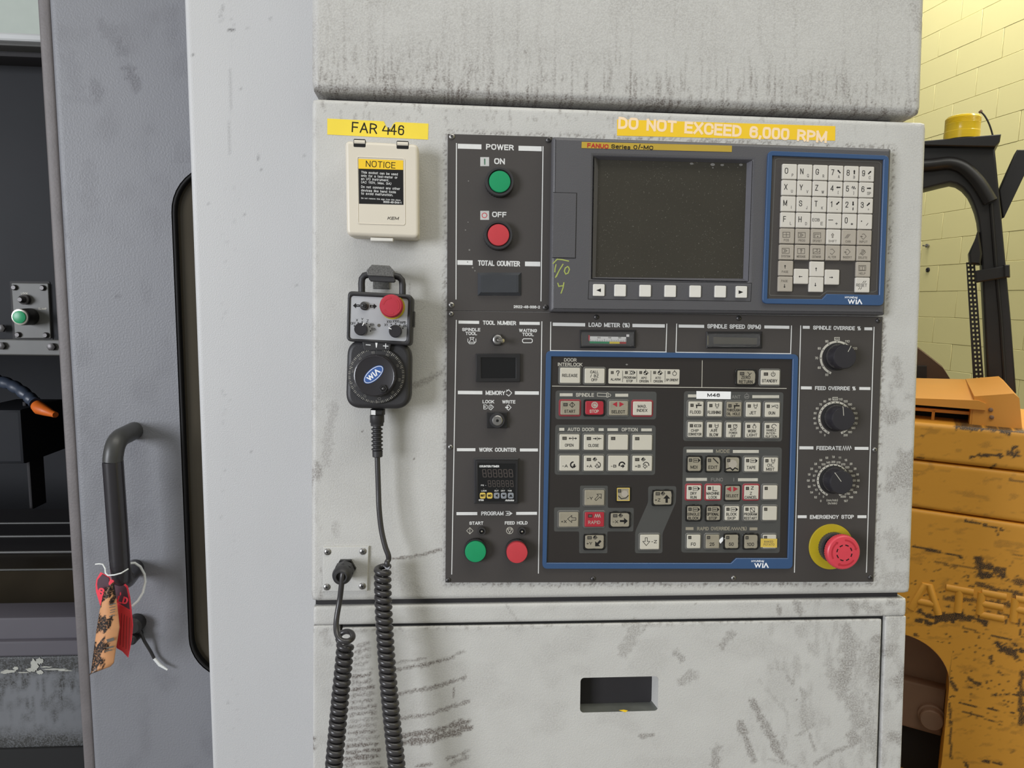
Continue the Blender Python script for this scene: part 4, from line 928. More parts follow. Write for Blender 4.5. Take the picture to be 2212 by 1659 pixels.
# rotary knobs
def knob(label, px, py, ang, rb, rt_, h, ptr):
    o = thing('rotary_knob', label, 'knob', PF.L(px,py,DP), group='black override knobs')
    mb = MB(); lathe_thing(mb,px,py,[(rb+3,0),(rb+3,.0012),(rb+.5,.0016),(rb,.003)],m_black,40); ob('skirt', mb, o)
    mb = MB(); lathe_thing(mb,px,py,[(rb,.002),(rb*.985,h*.5),(rt_,h*.55),(rt_*.985,h-.0014),(rt_*.92,h-.0003),(rt_*.5,h)],m_hdl,48); gx = ob('grip', mb, o, smooth=40)
    d = DP+h; x, z = PF.xz(px, py, DP); k = K(px, py, DP); a = math.radians(ang); mb = MB()
    mb.line([(x+r*k*math.cos(a), z+r*k*math.sin(a)) for r in ptr], 1.3*k, -d-.0001, m_cream); mb.line([(x+rt_*.98*k*math.cos(a), z+rt_*.98*k*math.sin(a)), (x+rt_*.8*k*math.cos(a), z+rt_*.8*k*math.sin(a))], 1.3*k, -d+.0004, m_cream); ob('pointer_line', mb, gx)
knob('black rotary knob in the spindle override scale, topmost of the three', 1807,770.5, 62, 26, 25, .019, (24,12))
knob('black rotary knob in the feed override scale, middle of the three', 1804,901.5, 96, 26.5, 25.2, .019, (23,7))
knob('black rotary knob in the feedrate scale, lowest of the three', 1800,1036, 128, 26.5, 25.2, .019, (25,3))
# emergency stop
o = thing('emergency_stop', 'large red mushroom emergency stop on a yellow disc, lower right of the control plate', 'emergency stop', PF.L(1794.5,1181,DP))
mb = MB(); lathe_thing(mb,1794.5,1180.5,[(47.5,0),(47.5,.0012),(47,.0014)],m_yel,56); ob('yellow_disc', mb, o)
mb = MB(); lathe_thing(mb,1798,1181,[(32,.0014),(32,.0065),(31,.0075),(27,.0075)],m_spring,72,wob=-.03); lathe_thing(mb,1798,1181,[(26.5,.007),(26.5,.011),(24,.012),(22,.012),(22,.02)],m_gloss,40); ob('collar', mb, o)
mb = MB(); x,z,k = lathe_thing(mb,1798,1181,[(22,.016),(33,.0175),(35,.019)],m_red,40,); lathe_thing(mb,1798,1181,[(35.2,.0185),(35.4,.023)],m_estop,90,wob=-.02); lathe_thing(mb,1798,1181,[(35.2,.0228),(34.2,.0246),(32,.0256),(16.5,.0262),(15.8,.0258),(15,.0262)],m_estop,48); hd = ob('mushroom_head', mb, o)
mb = MB(); yy = -DP-.02645
for a0,a1 in ((130,205),(20,85),(250,320)):
    pts = [(x+25.5*k*math.cos(math.radians(a0+(a1-a0)*i/10)), z+25.5*k*math.sin(math.radians(a0+(a1-a0)*i/10))) for i in range(11)]; mb.line(pts, 3*k, yy+.0004, m_estopd)
    e = np.array(pts[0]); a = math.radians(a0-9); tip = np.array((x+25.5*k*math.cos(a), z+25.5*k*math.sin(a))); nn = (e-np.array((x,z))); nn = nn/np.hypot(*nn)*3.8*k; tri = [tuple(e+nn), tuple(e-nn), tuple(tip)]
    mb.flat(tri if sarea(tri) > 0 else tri[::-1], yy+.0004, m_estopd)
for i in range(8):
    a0 = i*45+18; mb.line([(x+15.8*k*math.cos(math.radians(a0+j*6)), z+15.8*k*math.sin(math.radians(a0+j*6))) for j in range(4)], 2.2*k, yy, m_ink)
ob('arrow_marks', mb, hd, kind='stuff')
# ================================================================== display unit with letter keys
DU = .014
du = thing('display_unit', 'grey display and keyboard unit with dark screen and white letter keys', 'display unit', PF.L(1560,490,DU))
lp = rquad(q([(1194,294),(1927,320),(1913,681),(1188.5,673)], DU), .0025, 3)
scr_o = q([(1284,338),(1625,346.5),(1616,607.5),(1279.5,601)], DU); scr_i = q([(1292.5,345),(1613,352.5),(1605,602),(1286.5,599)], DU-.006)
mb = MB(); mb.slab(lp, 0, -DU, m_bezel, .004, 3, holes=[scr_o]); ob('bezel', mb, du)
mb = MB(); kk_ = mb.mi(m_bezel2); A_ = scr_o if sarea(scr_o) > 0 else scr_o[::-1]; B_ = scr_i if sarea(scr_i) > 0 else scr_i[::-1]
mb.v = [(x,-DU,z) for x,z in A_]+[(x,-DU+.006,z) for x,z in B_]
for i in range(4): j = (i+1)%4; mb.face((i,j,4+j,4+i), kk_)
ob('screen_surround', mb, du)
mb = MB(); mb.slab(inset(B_,-.002), -.004, -DU+.0062, m_screen); scr = ob('screen', mb, du)
mb = MB()
for a,b,w,h in ((1494,353.5,4,2.2),(1539.5,355.5,5,3),(1560,356.5,4,2.2),(1600.5,356,4,2.4),(1540,362.5,2,1.2)): mb.flat([(x,z) for x,z in circ(*PF.xz(a,b,.008), w*K(a,b), 10, 0, h*K(a,b))], -DU+.006, m_dim)
ob('dried_drop', mb, scr, kind='stuff')
mb = MB(); mb.slab(q([(1195.5,416.5),(1245,417.5),(1242.5,557),(1193.5,556)], DU+.0006), -DU, -DU-.0008, m_bezel, .0005, 2); ob('card_slot_door', mb, du)
p = Pr(DU); p.line([(1195,415.6),(1246,417),(1243.3,558),(1193,556.8)],1.,m_ink); p.done('slot_door_gap', du)
mb = MB(); mb.slab(q([(1256.5,306.5),(1581,314.8),(1580.5,328.5),(1256,320)], DU), -DU, -DU-.0004, m_strip); st = ob('name_strip', mb, du, label='gold coloured name strip')
p = Pr(DU+.0004); r_ = -1.6
p.t('FANUC',1291.5,315.3,9.6,46,m_redp,bold=.045,rot=r_); p.t('Series',1341,317.2,8.6,41,m_ink,bold=.03,rot=r_); p.t('0',1372.5,318.2,8.6,8,m_ink,bold=.03,rot=r_); p.t('i',1381,316.8,11,4,m_ink,bold=.02,rot=r_,shear=.3); p.t('-MC',1397.5,318.8,8.6,27,m_ink,bold=.03,rot=r_); ob('lettering', p.mb, st, kind='stuff')
p = Pr(DU); p.line([(1272,606.5),(1623.5,611.5),(1621.5,651),(1270.5,646)],1.,m_ink,True); p.done('softkey_border', du)
sk0 = None
for i, (x,y) in enumerate(((1293,627),(1339,627.8),(1393,628.6),(1447,629.3),(1501,629.9),(1555,630.3),(1600.5,631))):
    at = PF.L(x,y,DU); 
    if sk0 is None:
        k = K(1440,629,DU); mb = MB(); mb.slab([(a*k,b*k) for a,b in rrect(-12.3,12.3,-12.5,12.5,2.2)], 0, -.0022, m_soft, .0007, 2); sk0 = ob('soft_key', mb, du, at=(0,0,0)); sk0.location = at-AT[du.name]; AT[sk0.name] = at; kx = sk0
    else: kx = clone(sk0, du, at)
    if i in (0,6):
        p = Pr(DU+.0022); s_ = -1 if i == 0 else 1; p.poly([(x+5*s_,y),(x-5*s_,y-4),(x-5*s_,y+4)],m_ink); ob('legend', p.mb, kx)
p = Pr(DU)
for l in ([(1195,569),(1203.5,560),(1215,561),(1228,564)],[(1201,572),(1199,580),(1198.5,587)],[(1216,571),(1208,584),(1200,599)],[(1202,597),(1206,588)],[(1226,576),(1221,579),(1219,586),(1222,592),(1227,590),(1230,582),(1228,577)],[(1205,612),(1207,618.5),(1217,617)],[(1218,611),(1216,622),(1212,633)]): p.line(l,2.4,m_chalk)
p.done('chalk_mark', du)
# ---- blue framed key field
DM = DU+.0006
of = rquad(q([(1660.5,325),(1922,335.5),(1910,660),(1648,655.5)], DM+.003), .006, 5)
inn = q([(1669.5,335.5),(1910.5,344.5),(1900.5,637),(1787,635),(1777,646),(1658.5,645)], DM+.003)
mb = MB(); mb.slab(of, -DU, -DM-.0022, m_blue, .0005, 1, holes=[inn]); fr_ = ob('keypad_frame', mb, du, label='blue keypad frame with white maker lettering')
def maker(cx, cy, par, d, s_=1.):
    p = Pr(d); p.t('HYUNDAI',cx-7*s_,cy-7*s_,4,27,m_wlogo,bold=.05)
    p.t('W',cx-6.5*s_,cy+2,9.5,15,m_wlogo,bold=.07); p.line([(cx+4.2,cy-1.2),(cx+3.8,cy+6.5)],2.6,m_wlogo); p.dot(cx+4.8,cy-5.2,1.4,m_wlogo); p.line([(cx+7,cy+6.3),(cx+11,cy-1.8),(cx+15.5,cy+6.5)],2.6,m_wlogo); ob('maker_lettering', p.mb, par, kind='stuff')
maker(1845.5,649.5,fr_,DM+.0022)
mb = MB(); mb.slab(inset(rquad(inn,.0003,1),-.0005), -DU, -DM, m_plate); ob('keypad_panel', mb, du)
k = K(1785,490,DM)
mb = MB(); mb.line([PF.xz(a,b,DM) for a,b in ((1675,345),(1680,343),(1898,350),(1903,354),(1893,628),(1886,631),(1786,629),(1772,640),(1664,638),(1662,634))], 1.2*k, -DM-.0001, m_rim, True); ob('film_edge', mb, du)
proto = {}
def keycap(kind, parent, at, w, h, mt, hgt=.0026, bev=.0009, rim=None, rad=2.2):
    key = (kind, w, h, mt.name, rim.name if rim else '')
    if key not in proto:
        kk = K(1450,900); mb = MB(); mb.slab([(a*kk,b*kk) for a,b in rrect(-w/2,w/2,-h/2,h/2,rad)], 0, -hgt, mt, bev, 2)
        if rim: mb.slab([(a*kk,b*kk) for a,b in rrect(-w/2-3.5,w/2+3.5,-h/2-3.5,h/2+3.5,5)], 0, -.0007, rim, .0005, 1)
        o = ob(kind, mb, parent, at=(0,0,0)); o.location = np.array(at)-AT[parent.name]; AT[o.name] = np.array(at); proto[key] = o; return o
    return clone(proto[key], parent, at)
def bi(c, r): a, b = c/5., r/7.; tl, tr, bl, br = (1704,371.8),(1870.5,377.2),(1694.5,614.5),(1861,616.5); return tuple((1-b)*((1-a)*tl[i]+a*tr[i])+b*((1-a)*bl[i]+a*br[i]) for i in (0,1))
def iarrow(p, x, y, a, L=9, w=2.6, hd=3., mt=m_ink, out=False, hl=4.2):
    c, s_ = math.cos(math.radians(a)), -math.sin(math.radians(a)); f = lambda u, v: (x+u*c-v*s_, y+u*s_+v*c)
    pts = [f(-L/2,-w/2),f(L/2-hl,-w/2),f(L/2-hl,-hd),f(L/2,0),f(L/2-hl,hd),f(L/2-hl,w/2),f(-L/2,w/2)]
    if out: p.line(pts, 1., mt, True)
    else: p.poly(pts, mt)
rows_ = ['O:P N:Q G:R 7:A 8:B 9:C','X:U Y:V Z:W 4:[ 5:] 6:SP','M:I S:J T:K 1:. 2:# 3:=','F:L H:D EOB:E -:+ 0:* .:/']
angs = {'7':130,'8':90,'9':45,'4':180,'6':0,'1':225,'2':270,'3':45}
def glyph(p, n, x, y):      # little pictograms of the function keys
    L = lambda l, w=1., c=False: p.line([(x+a,y+b) for a,b in l], w, m_beiged, c)
    if n in ('POS','PROG','OFS/SET','SYSTEM','MESSAGE','CSTM/GR','HELP'): L([(-7.5,-6),(7.5,-6),(7.5,5),(-7.5,5)],1.,True)
    if n == 'POS': L([(-6,-.5),(6,-.5)],.9); L([(0,-4.5),(0,3.5)],.9)
    if n in ('PROG','SYSTEM'): L([(-2,-4),(3,-.5),(-2,3)]); L([(-5,-4),(-1,-.5),(-5,3)])
    if n == 'OFS/SET': L([(-5,-3),(5,-3)]); L([(-5,-3),(-5,3)]); p.dot(x+1,y+2,1.4,m_beiged)
    if n == 'MESSAGE': p.t('?',x,y-.5,8,4.5,m_beiged)
    if n == 'CSTM/GR': L([(-7,3),(-2,0),(3,2),(7,-1)]); p.t('?',x+1,y-2.5,5,3,m_beiged)
    if n == 'HELP': L([(0,-4),(0,4)]); L([(-5,-4),(5,-4),(5,4),(-5,4)],.8,True)
    if n == 'SHIFT': iarrow(p,x,y-1,90,9,2.2,2.6,m_beiged,True,3.6)
    if n in ('CAN','DELETE'):
        for i in (-1,0,1): L([(-4+i*2.6,4),(2+i*2.6,-4)],.9)
    if n in ('INPUT','ALTER','INSERT','DELETE'): L([(-3,-5),(1,-6),(6,-.5),(0,6),(-4,3)],.9)
    if n in ('INPUT','INSERT'): iarrow(p,x-4,y,0,6,1.2,2,m_beiged)
for r, row in enumerate(rows_):
    for c, kx in enumerate(row.split(' ')):
        x, y = bi(c, r); a_, b_ = kx.split(':'); o = keycap('key', du, PF.L(x,y,DM), 31, 31.5, m_keyp); p = Pr(DM+.0026)
        if a_ == 'EOB': p.t('EOB',x-4,y-2.5,6.5,16,m_ink,bold=0); p.t('E',x+8.5,y+5.5,6.5,5,m_ink,bold=0)
        elif a_ == '-': p.line([(x-10,y-3),(x-1,y-3)],1.3,m_ink); p.t('+',x+7,y+4.5,8.5,5.5,m_ink,bold=0)
        elif a_ == '.': p.dot(x-5.5,y-2,1.3,m_ink); p.line([(x+5,y+7),(x+8.5,y+2.5)],1.,m_ink)
        else:
            p.t(a_,x-5.2,y-2.8,12,None,m_ink,bold=0)
            if a_ not in '0': p.t(b_,x+8,y+6.5,6.3,(8 if b_ == 'SP' else None),m_ink,bold=-.004) if b_ not in '.' else p.dot(x+7,y+8.5,.8,m_ink)
            else: p.t('*',x+7,y+5,7.5,5,m_ink,bold=0)
        if a_ in angs: iarrow(p, x+8.2, y-4.6, angs[a_], 9.5, 2.6, 2.4, m_ink, hl=3.4)
        if a_ == '5': p.line([(x+4,y-4),(x+5.5,y-8),(x+7.5,y-2),(x+9,y-8),(x+11,y-2),(x+12,y-4)],1.,m_ink)
        ob('legend', p.mb, o, kind='stuff')
for r, names in ((4,('POS','PROG','OFS/SET','SHIFT','CAN','INPUT')),(5,('SYSTEM','MESSAGE','CSTM/GR','ALTER','INSERT','DELETE'))):
    for c, n in enumerate(names):
        x, y = bi(c, r); o = keycap('key', du, PF.L(x,y,DM), 31, 31.5, m_keyp if n == 'SHIFT' else m_keyt); p = Pr(DM+.0026); glyph(p,n,x,y-3); p.t(n,x,y+8.3,4.8,min(19,len(n)*3.3+1),m_beiged,bold=0); ob('legend', p.mb, o, kind='stuff')
for n, x, y, mt in (('PU',1695.8,580,m_keyt),('PD',1694.6,614,m_keyt),('L',1729,597.5,m_keyp),('U',1762.8,581.6,m_keyp),('D',1761.3,615,m_keyp),('R',1795.5,599.2,m_keyp),('HELP',1862.5,582.5,m_keyt),('RESET',1861,616,m_keyp)):
    o = keycap('key', du, PF.L(x,y,DM), 31, 31.5, mt); p = Pr(DM+.0026)
    if n in ('PU','PD'): p.t('PAGE',x,y+(7 if n == 'PU' else -7),4.8,14,m_beiged,bold=0); iarrow(p,x,y+(-4 if n == 'PU' else 4),90 if n == 'PU' else -90,8,1.3,2.3,m_ink,hl=3)
    elif n in 'LUDR': iarrow(p,x,y,{'L':180,'U':90,'D':-90,'R':0}[n],8,1.3,2.3,m_ink,hl=3)
    elif n == 'HELP': glyph(p,n,x,y-3); p.t('HELP',x,y+8.3,4.8,14,m_beiged,bold=0)
    else:
        p.t('RESET',x,y,6.4,23,m_ink,bold=0)
        for dx,dy in ((4,-7),(8,-7),(-5,7),(-1,7)): p.line([(x+dx-1.5,y+dy+2),(x+dx+1.5,y+dy-2)],.9,m_ink)
    ob('legend', p.mb, o, kind='stuff')
# grime between some keys
p = Pr(DM)
for x,y,w in ((1797.5,461.5,12),(1831,461.5,10),(1870,463,5),(1730.5,495,6),(1765.5,495,9),(1835.5,496,7),(1869.5,496.5,9),(1730.5,528.5,7),(1831,532,7),(1766,564,13),(1861,600.5,8)): p.poly([(x-w,y-2.4),(x+w,y-2.4),(x+w*.7,y+3.4),(x-w*.7,y+3.4)],m_ink)
p.done('grime', du)
# ================================================================== operation keypad (blue frame, membrane keys)
DB = DP+.0012
kp = thing('operation_keypad', 'blue framed black membrane keypad with rows of cream keys', 'keypad', PF.L(1450,995,DB))
of = rquad(q([(1180,757.8),(1725,765.5),(1712.5,1229),(1172,1229)], DB+.002), .006, 5)
inn = q([(1191.3,770),(1713,776),(1702,1206),(1591,1206),(1579.5,1216.8),(1181,1216)], DB+.002)
mb = MB(); mb.slab(of, -DP, -DB-.002, m_blue, .0005, 1, holes=[inn]); fr_ = ob('frame', mb, kp, label='blue frame with white maker lettering'); maker(1643.5,1219,fr_,DB+.002)
mb = MB(); mb.slab(inset(rquad(inn,.0003,1),-.0005), -DP, -DB, m_mem); ob('membrane', mb, kp)
def zone(pts, r=.0035):
    mb = MB(); mb.flat(rquad(q(pts,DB), r, 4), -DB-.0001, m_zone); ob('printed_zone', mb, kp)
zone([(1200,843.5),(1418.5,846),(1417,906),(1199.5,905.5)]); zone([(1199.5,917.5),(1416.5,919),(1415,1026),(1198,1025.5)])
zone([(1477.5,845),(1692.5,847.5),(1689,953.5),(1475.5,952.5)]); zone([(1475.5,964.5),(1689,966.5),(1684,1194.5),(1471.5,1193.5)])
p = Pr(DB); 
mb = MB(); mb.flat(rquad(q([(1253,1049),(1313,1049),(1313,1097),(1369,1097),(1368,1148),(1312,1148),(1312,1195),(1251,1195),(1251,1148),(1197,1148),(1197,1096),(1253,1096)],DB),.0018,3), -DB-.0001, m_zone); ob('printed_zone', mb, kp)
mb = MB(); mb.flat(rquad(q([(1400,1050),(1461,1050),(1460,1085),(1431,1152),(1431,1195),(1371.5,1195),(1372,1148),(1400,1085)],DB),.003,3), -DB-.0001, m_zone); ob('printed_zone', mb, kp)
p.line([(1193,834),(1698.5,839)],1.4,m_cream); p.line([(1517,779),(1516,837)],1.3,m_cream)
for x0,y0,x1,y1,mt in ((1209,849.5,1237,856,m_cream),(1329,850.5,1357,857,m_cream),(1208,924.3,1219,930.5,m_cream),(1293,925,1304,931,m_cream),(1312,925,1335,931,m_cream),(1385,925.5,1408,931.5,m_cream),(1486,852,1506,858.3,m_cream),(1625,853.7,1683,860,m_cream),(1483,971,1540,977.6,m_cream),(1583,972,1639,978.4,m_cream),(1482,1032.3,1527,1038.8,m_cream),(1594,1033,1637,1039.5,m_cream),(1481,1138.7,1498,1145,m_keyw),(1619,1139.3,1636,1145.5,m_keyw)): p.bar(x0,y0,x1,y1,mt)
for t_,x,y,h,w,mt in (('DOOR',1232,777.5,7.4,27,m_cream),('INTERLOCK',1231.5,787.3,7.4,53,m_cream),('SPINDLE',1263.5,853,8,39,m_cream),('AUTO DOOR',1255,927.6,7.4,57.5,m_cream),('OPTION',1360,928,7.4,34.5,m_cream),('ANT',1590,857.2,7.4,19,m_dim),('MODE',1561.5,974.7,7.4,29.5,m_keyw),('FUNC',1548.5,1036,7.6,26,m_dim),('I',1585,1036,7.6,1.5,m_dim),('RAPID OVERRIDE',1541.5,1141.8,7.6,71,m_keyw),('(%)',1606.5,1142,7.6,12.5,m_keyw)): p.t(t_,x,y,h,w,mt,bold=.02)
p.line([(1579+i*2.55,1142+(-3 if i%2 else 3)) for i in range(9)],1.1,m_keyw)
p.line([(1290.5,849),(1310,850),(1310,856.5),(1290.5,855.8)],1.1,m_cream,True); p.line([(1310.5,848.5),(1313.5,848.5),(1313.5,858),(1310.5,858)],1.,m_cream,True); p.line([(1314,850.5),(1318,851.5),(1319.5,853.5),(1318,856),(1314,856.3)],1.,m_cream)
p.arc(1613,856.5,5,0,360,1.1,m_dim); p.line([(1610.5,857.5),(1615.5,856.5)],2.4,m_dim); p.line([(1613,851),(1613.5,848.5)],1,m_dim); p.poly([(1350.8,787.5),(1353.8,785.5),(1357,787.6),(1353.8,789.4)],m_dim)
p.done('lettering', kp)
# indicator strip
mb = MB(); mb.slab(rquad(q([(1314.5,796),(1468,798),(1467,830.5),(1314,828.5)],DB),.0013,3), -DB, -DB-.0003, m_keym); isx = ob('indicator_strip', mb, kp)
p = Pr(DB+.0003)
for x in (1345,1375.5,1406,1436.5): p.line([(x,801),(x-.3,825)],.8,m_ink)
for x in (1322.5,1353,1384,1414,1445): p.poly([(x-2.6,802),(x+2.6,802),(x+2.6,807.4),(x-2.6,807.4)],m_led); p.line([(x-2.6,802),(x+2.6,802),(x+2.6,807.4),(x-2.6,807.4)],.7,m_ink,True)
p.t('?',1334.5,806,11.5,7,m_ink,bold=.01); p.poly([(1368.5,800.5),(1372.5,804.7),(1368.5,809)],m_ink); p.line([(1358.5,801),(1368.5,801.3)],.8,m_ink); p.line([(1358.5,808.3),(1368.5,808.5)],.8,m_ink); p.arc(1364,804.8,2.6,0,360,.9,m_ink,12)
for x in (1394.7,1425.3):
    p.arc(x,805.6,4.1,0,360,1,m_ink,18); p.poly([(x,805.6),(x,801.6),(x-2.8,802.6),(x-4.1,805.6)],m_ink); p.poly([(x,805.6),(x,809.6),(x+2.8,808.6),(x+4.1,805.6)],m_ink); p.line([(x,798.5),(x,802)],1.,m_ink); p.line([(x+4,805.6),(x+6.3,805.6)],1.,m_ink)
p.arc(1457,807,4.2,0,360,1,m_ink,16); p.line([(1457,802.5),(1457,800.4)],1.3,m_ink)
for t_,x,y,w in (('ALARM',1329.5,819.5,21),('PROGRAM',1360,815.6,26),('STOP',1360,823,14),('APC',1391,816.3,12),('ORIGIN',1391,823.5,20),('ATC',1421.5,816.3,12),('ORIGIN',1421.5,823.7,20),('SP.ORIENT',1452,820.8,26.5)): p.t(t_,x,y,5.3,w,m_ink,bold=.012)
ob('legend', p.mb, isx, kind='stuff')
# keys: x, y, w, h, face, rim, lines of text, symbol
def mk(x, y, w, h, mt, rim, lines, sym=None, led=None, tmt=m_ink, fs=5.6, dy=0., worn=False):
    o = keycap('key', kp, PF.L(x,y,DB), w, h, mt, .0024, .0008, rim); p = Pr(DB+.0024); n = len(lines)
    for i, l in enumerate(lines):
        hh = fs; p.t(l, x+(0 if sym or led or n > 1 or fs < 7 else 0), y+dy+(i-(n-1)/2)*hh*1.38, hh, min(w-3, len(l)*hh*.72), tmt, bold=.012)
    if led:
        lx, ly = led; lw = 4 if w > 36 else 2.8; p.poly([(x+lx-lw,y+ly-2.8),(x+lx+lw,y+ly-2.8),(x+lx+lw,y+ly+2.8),(x+lx-lw,y+ly+2.8)],m_led); p.line([(x+lx-lw,y+ly-2.8),(x+lx+lw,y+ly-2.8),(x+lx+lw,y+ly+2.8),(x+lx-lw,y+ly+2.8)],1.1,m_ink,True)
    if sym: sym(p, x, y)
    if worn:
        wv = [random.uniform(-1.2,1.2) for _ in range(24)]
        p.line([(x+(w/2+2+wv[i]*.7)*max(-1,min(1,1.25*math.cos(i/24*6.283))), y+(h/2+2+wv[i]*.7)*max(-1,min(1,1.25*math.sin(i/24*6.283)))) for i in range(24)],2.2,m_rimb,True)
    if p.mb.f: ob('legend', p.mb, o, kind='stuff')
    return o
Ln = lambda l, w=1., c=False, mt=m_ink: (lambda p, x, y: p.line([(x+a,y+b) for a,b in l], w, mt, c))
def multi(*fs_): return lambda p, x, y: [f(p,x,y) for f in fs_]
Ar = lambda dx, dy, a, L=9, w=2.6, hd=3., out=False, hl=4.2, mt=m_ink: (lambda p, x, y: iarrow(p,x+dx,y+dy,a,L,w,hd,mt,out,hl))
def origin(dx, dy): return lambda p, x, y: (p.arc(x+dx,y+dy,3.4,0,360,1,m_ink,14), p.line([(x+dx-4.5,y+dy),(x+dx+4.5,y+dy)],1,m_ink), p.line([(x+dx,y+dy-4.5),(x+dx,y+dy+3)],1,m_ink), p.dot(x+dx-1,y+dy-1,1.7,m_ink))
def tri2(p, x, y): p.poly([(x-12.5,y-8.5),(x-2.5,y-13.5),(x-2.5,y-2.5)],m_keyr); p.poly([(x+12.5,y-8.5),(x+2.5,y-13.5),(x+2.5,y-2.5)],m_keyr)
def tape(p, x, y): p.poly([(x+9.5,y-11.5),(x+14,y-7.5),(x+9.5,y-3.5)],m_ink); p.line([(x-1,y-11.3),(x+9.5,y-11.3),(x+9.5,y-3.7),(x-1,y-3.7)],.8,m_ink,True); p.line([(x+1,y-7.5),(x+7,y-7.5)],1.4,m_ink)
W_, H_ = 42, 31
mk(1231,811,42,32,m_keym,m_rim,['RELEASE'],fs=6.6); mk(1284,812,42,31,m_keym,m_rim,['CALL','/ BZ','OFF'],fs=6.2)
mk(1611,815,39,29,m_keyw,m_rimb,['ZERO','RETURN'],Ln([(4,-11),(9,-6),(6,-4),(12,-9)]),(-8,-8),fs=6.8,dy=5,worn=True); mk(1662.5,815.5,41,31,m_keym,m_rim,['STANDBY'],multi(lambda p,x,y: p.arc(x+7.5,y-7,4.2,130,410,1.1,m_ink,16), Ln([(7.5,-12.5),(7.5,-7)],1.3)),(-8,-7.5),fs=6.6,dy=7)
mk(1231,881,40,29,m_keyw,m_rimr,['START'],multi(Ln([(5,-12),(10.5,-6.5),(5,-1),(-.5,-6.5)],1.1,True),Ln([(5,-10),(5,-3)],1.1)),(-9.5,-7),fs=6.6,dy=7.5)
mk(1283.5,881,39,29,m_keyr,m_rimb,['STOP'],lambda p,x,y: (p.dot(x+1,y-6,7.5,m_keyt,n=9), p.arc(x+1,y-6,4,0,300,1,m_keyr,12)),fs=6.8,dy=7.5,tmt=m_keym,worn=True)
mk(1335.5,881.5,40,30,m_keyw,m_rim,['SELECT'],tri2,fs=6.8,dy=8); mk(1387,882,40,29,m_keym,m_rimr,['MAG.','INDEX'],fs=6.4)
xs = (1229.5,1282,1334.5,1386.5)
mk(xs[0],954.5,42,32,m_keym,m_rim,['OPEN'],multi(Ar(2.8,-7.5,180,8,1.5,2.6,hl=3.4),Ar(12.8,-7.5,0,8,1.5,2.6,hl=3.4),Ln([(7.8,-11),(7.8,-4)],1.)),(-10,-7.8),fs=6.4,dy=7.2)
mk(xs[1],955,42,32,m_keym,m_rim,['CLOSE'],multi(Ar(3,-7.5,0,8,1.5,2.6,hl=3.4),Ar(13,-7.5,180,8,1.5,2.6,hl=3.4),Ln([(8,-11),(8,-4)],1.)),(-10,-7.8),fs=6.4,dy=7.2)
mk(xs[2],955,42,32,m_keym,m_rim,[],None,(-10,-8)); mk(xs[3],955.5,42,32,m_keym,m_rim,[],None,(-10,-8))
def side(t_, f, dx=-9, dy=6.5): return lambda p, x, y: (p.t(t_,x+dx,y+dy,6.4,12,m_ink,bold=.015), f(p,x,y))
def curl(a0, a1, hx, hy, ha, out=False): return lambda p, x, y: (p.arc(x+9,y+4,6,a0,a1,2.8 if not out else 1.6,m_ink,14), iarrow(p,x+9+hx,y+4+hy,ha,8.5,3,4.6,m_ink,out,4.6))
mk(xs[0],1000,42,32,m_keym,m_rim,[],side('-A',curl(100,260,2,2.5,-90))); mk(xs[1],1000.3,42,32,m_keym,m_rim,[],multi(side('+A',curl(-70,80,-1.5,2.5,-90,True)),origin(3,-8)),(-10,-7.8))
mk(xs[2],1000.3,42,32,m_keym,m_rim,[],side('-B',curl(20,190,1.5,2.5,0))); mk(xs[3],1000.5,42,32,m_keym,m_rim,[],multi(side('+B',curl(-10,170,-2,3,180,True)),origin(3,-8)),(-10,-7.8))
mk(1283.5,1074.5,42,32,m_keyw,m_rim,[],side('-Y',Ar(9,-1,45,18,4.2,6.5,True,7),-9,2)); mk(1283.5,1121.5,41,31,m_keyr,m_rim,['RAPID'],lambda p,x,y: p.line([(x+1+i*2.1,y-7.5+(-3.4 if i%2 else 3.4)) for i in range(7)],1.4,m_keyt),(-8.5,-7),fs=7.2,dy=6.8,tmt=m_keyt)
mk(1228,1121.5,41,31,m_keyw,m_rim,[],side('+X',Ar(7,-.5,180,18,5,7.5,True,9),-10,5)); mk(1338.5,1122.5,40,29,m_keyw,m_rimb,[],multi(side('-X',Ar(9,3,0,17,4.2,7,hl=8),-9,4.5),origin(2,-9)),(-9.5,-8.5),worn=True)
mk(1283.5,1170,40,29,m_keyw,m_rimb,[],multi(side('+Y',Ar(8,4,225,17,4.6,7.5,hl=8),-10.5,4),origin(2,-9)),(-10,-8.5),worn=True)
mk(1430.5,1075,39,29,m_keyw,m_rimb,[],multi(side('+Z',Ar(9.5,2.5,90,17,5,7.5,hl=8),-10,5),origin(1.5,-9)),(-9.5,-8.5),worn=True); mk(1402.5,1170,41,31,m_keym,m_rim,[],side('-Z',Ar(-6.5,0,-90,17,4.4,7.5,True,9),10.5,0))
o = mk(1346.3,1067.5,27,28,m_keyw,m_rimb,[],lambda p,x,y: (p.dot(x+3,y-1,7.5,m_keyt,n=7), p.line([(x-13,y-13),(x+13,y-13),(x+13,y+13.5),(x-13,y+13.5)],1.6,m_gold,True), p.line([(x-10,y+4),(x-4,y+10),(x+6,y+8),(x+11,y+3)],1.6,m_ink)),(-8,-7))
fau = lambda p, x, y: (p.line([(x+2,y-7.5),(x+12,y-7.5)],2.6,m_ink), p.line([(x+7,y-7.5),(x+7,y-12)],1.3,m_ink), p.line([(x+4.5,y-12),(x+9.5,y-12)],1.,m_ink), p.line([(x+2.5,y-8),(x+2.5,y-2.5)],2.2,m_ink))
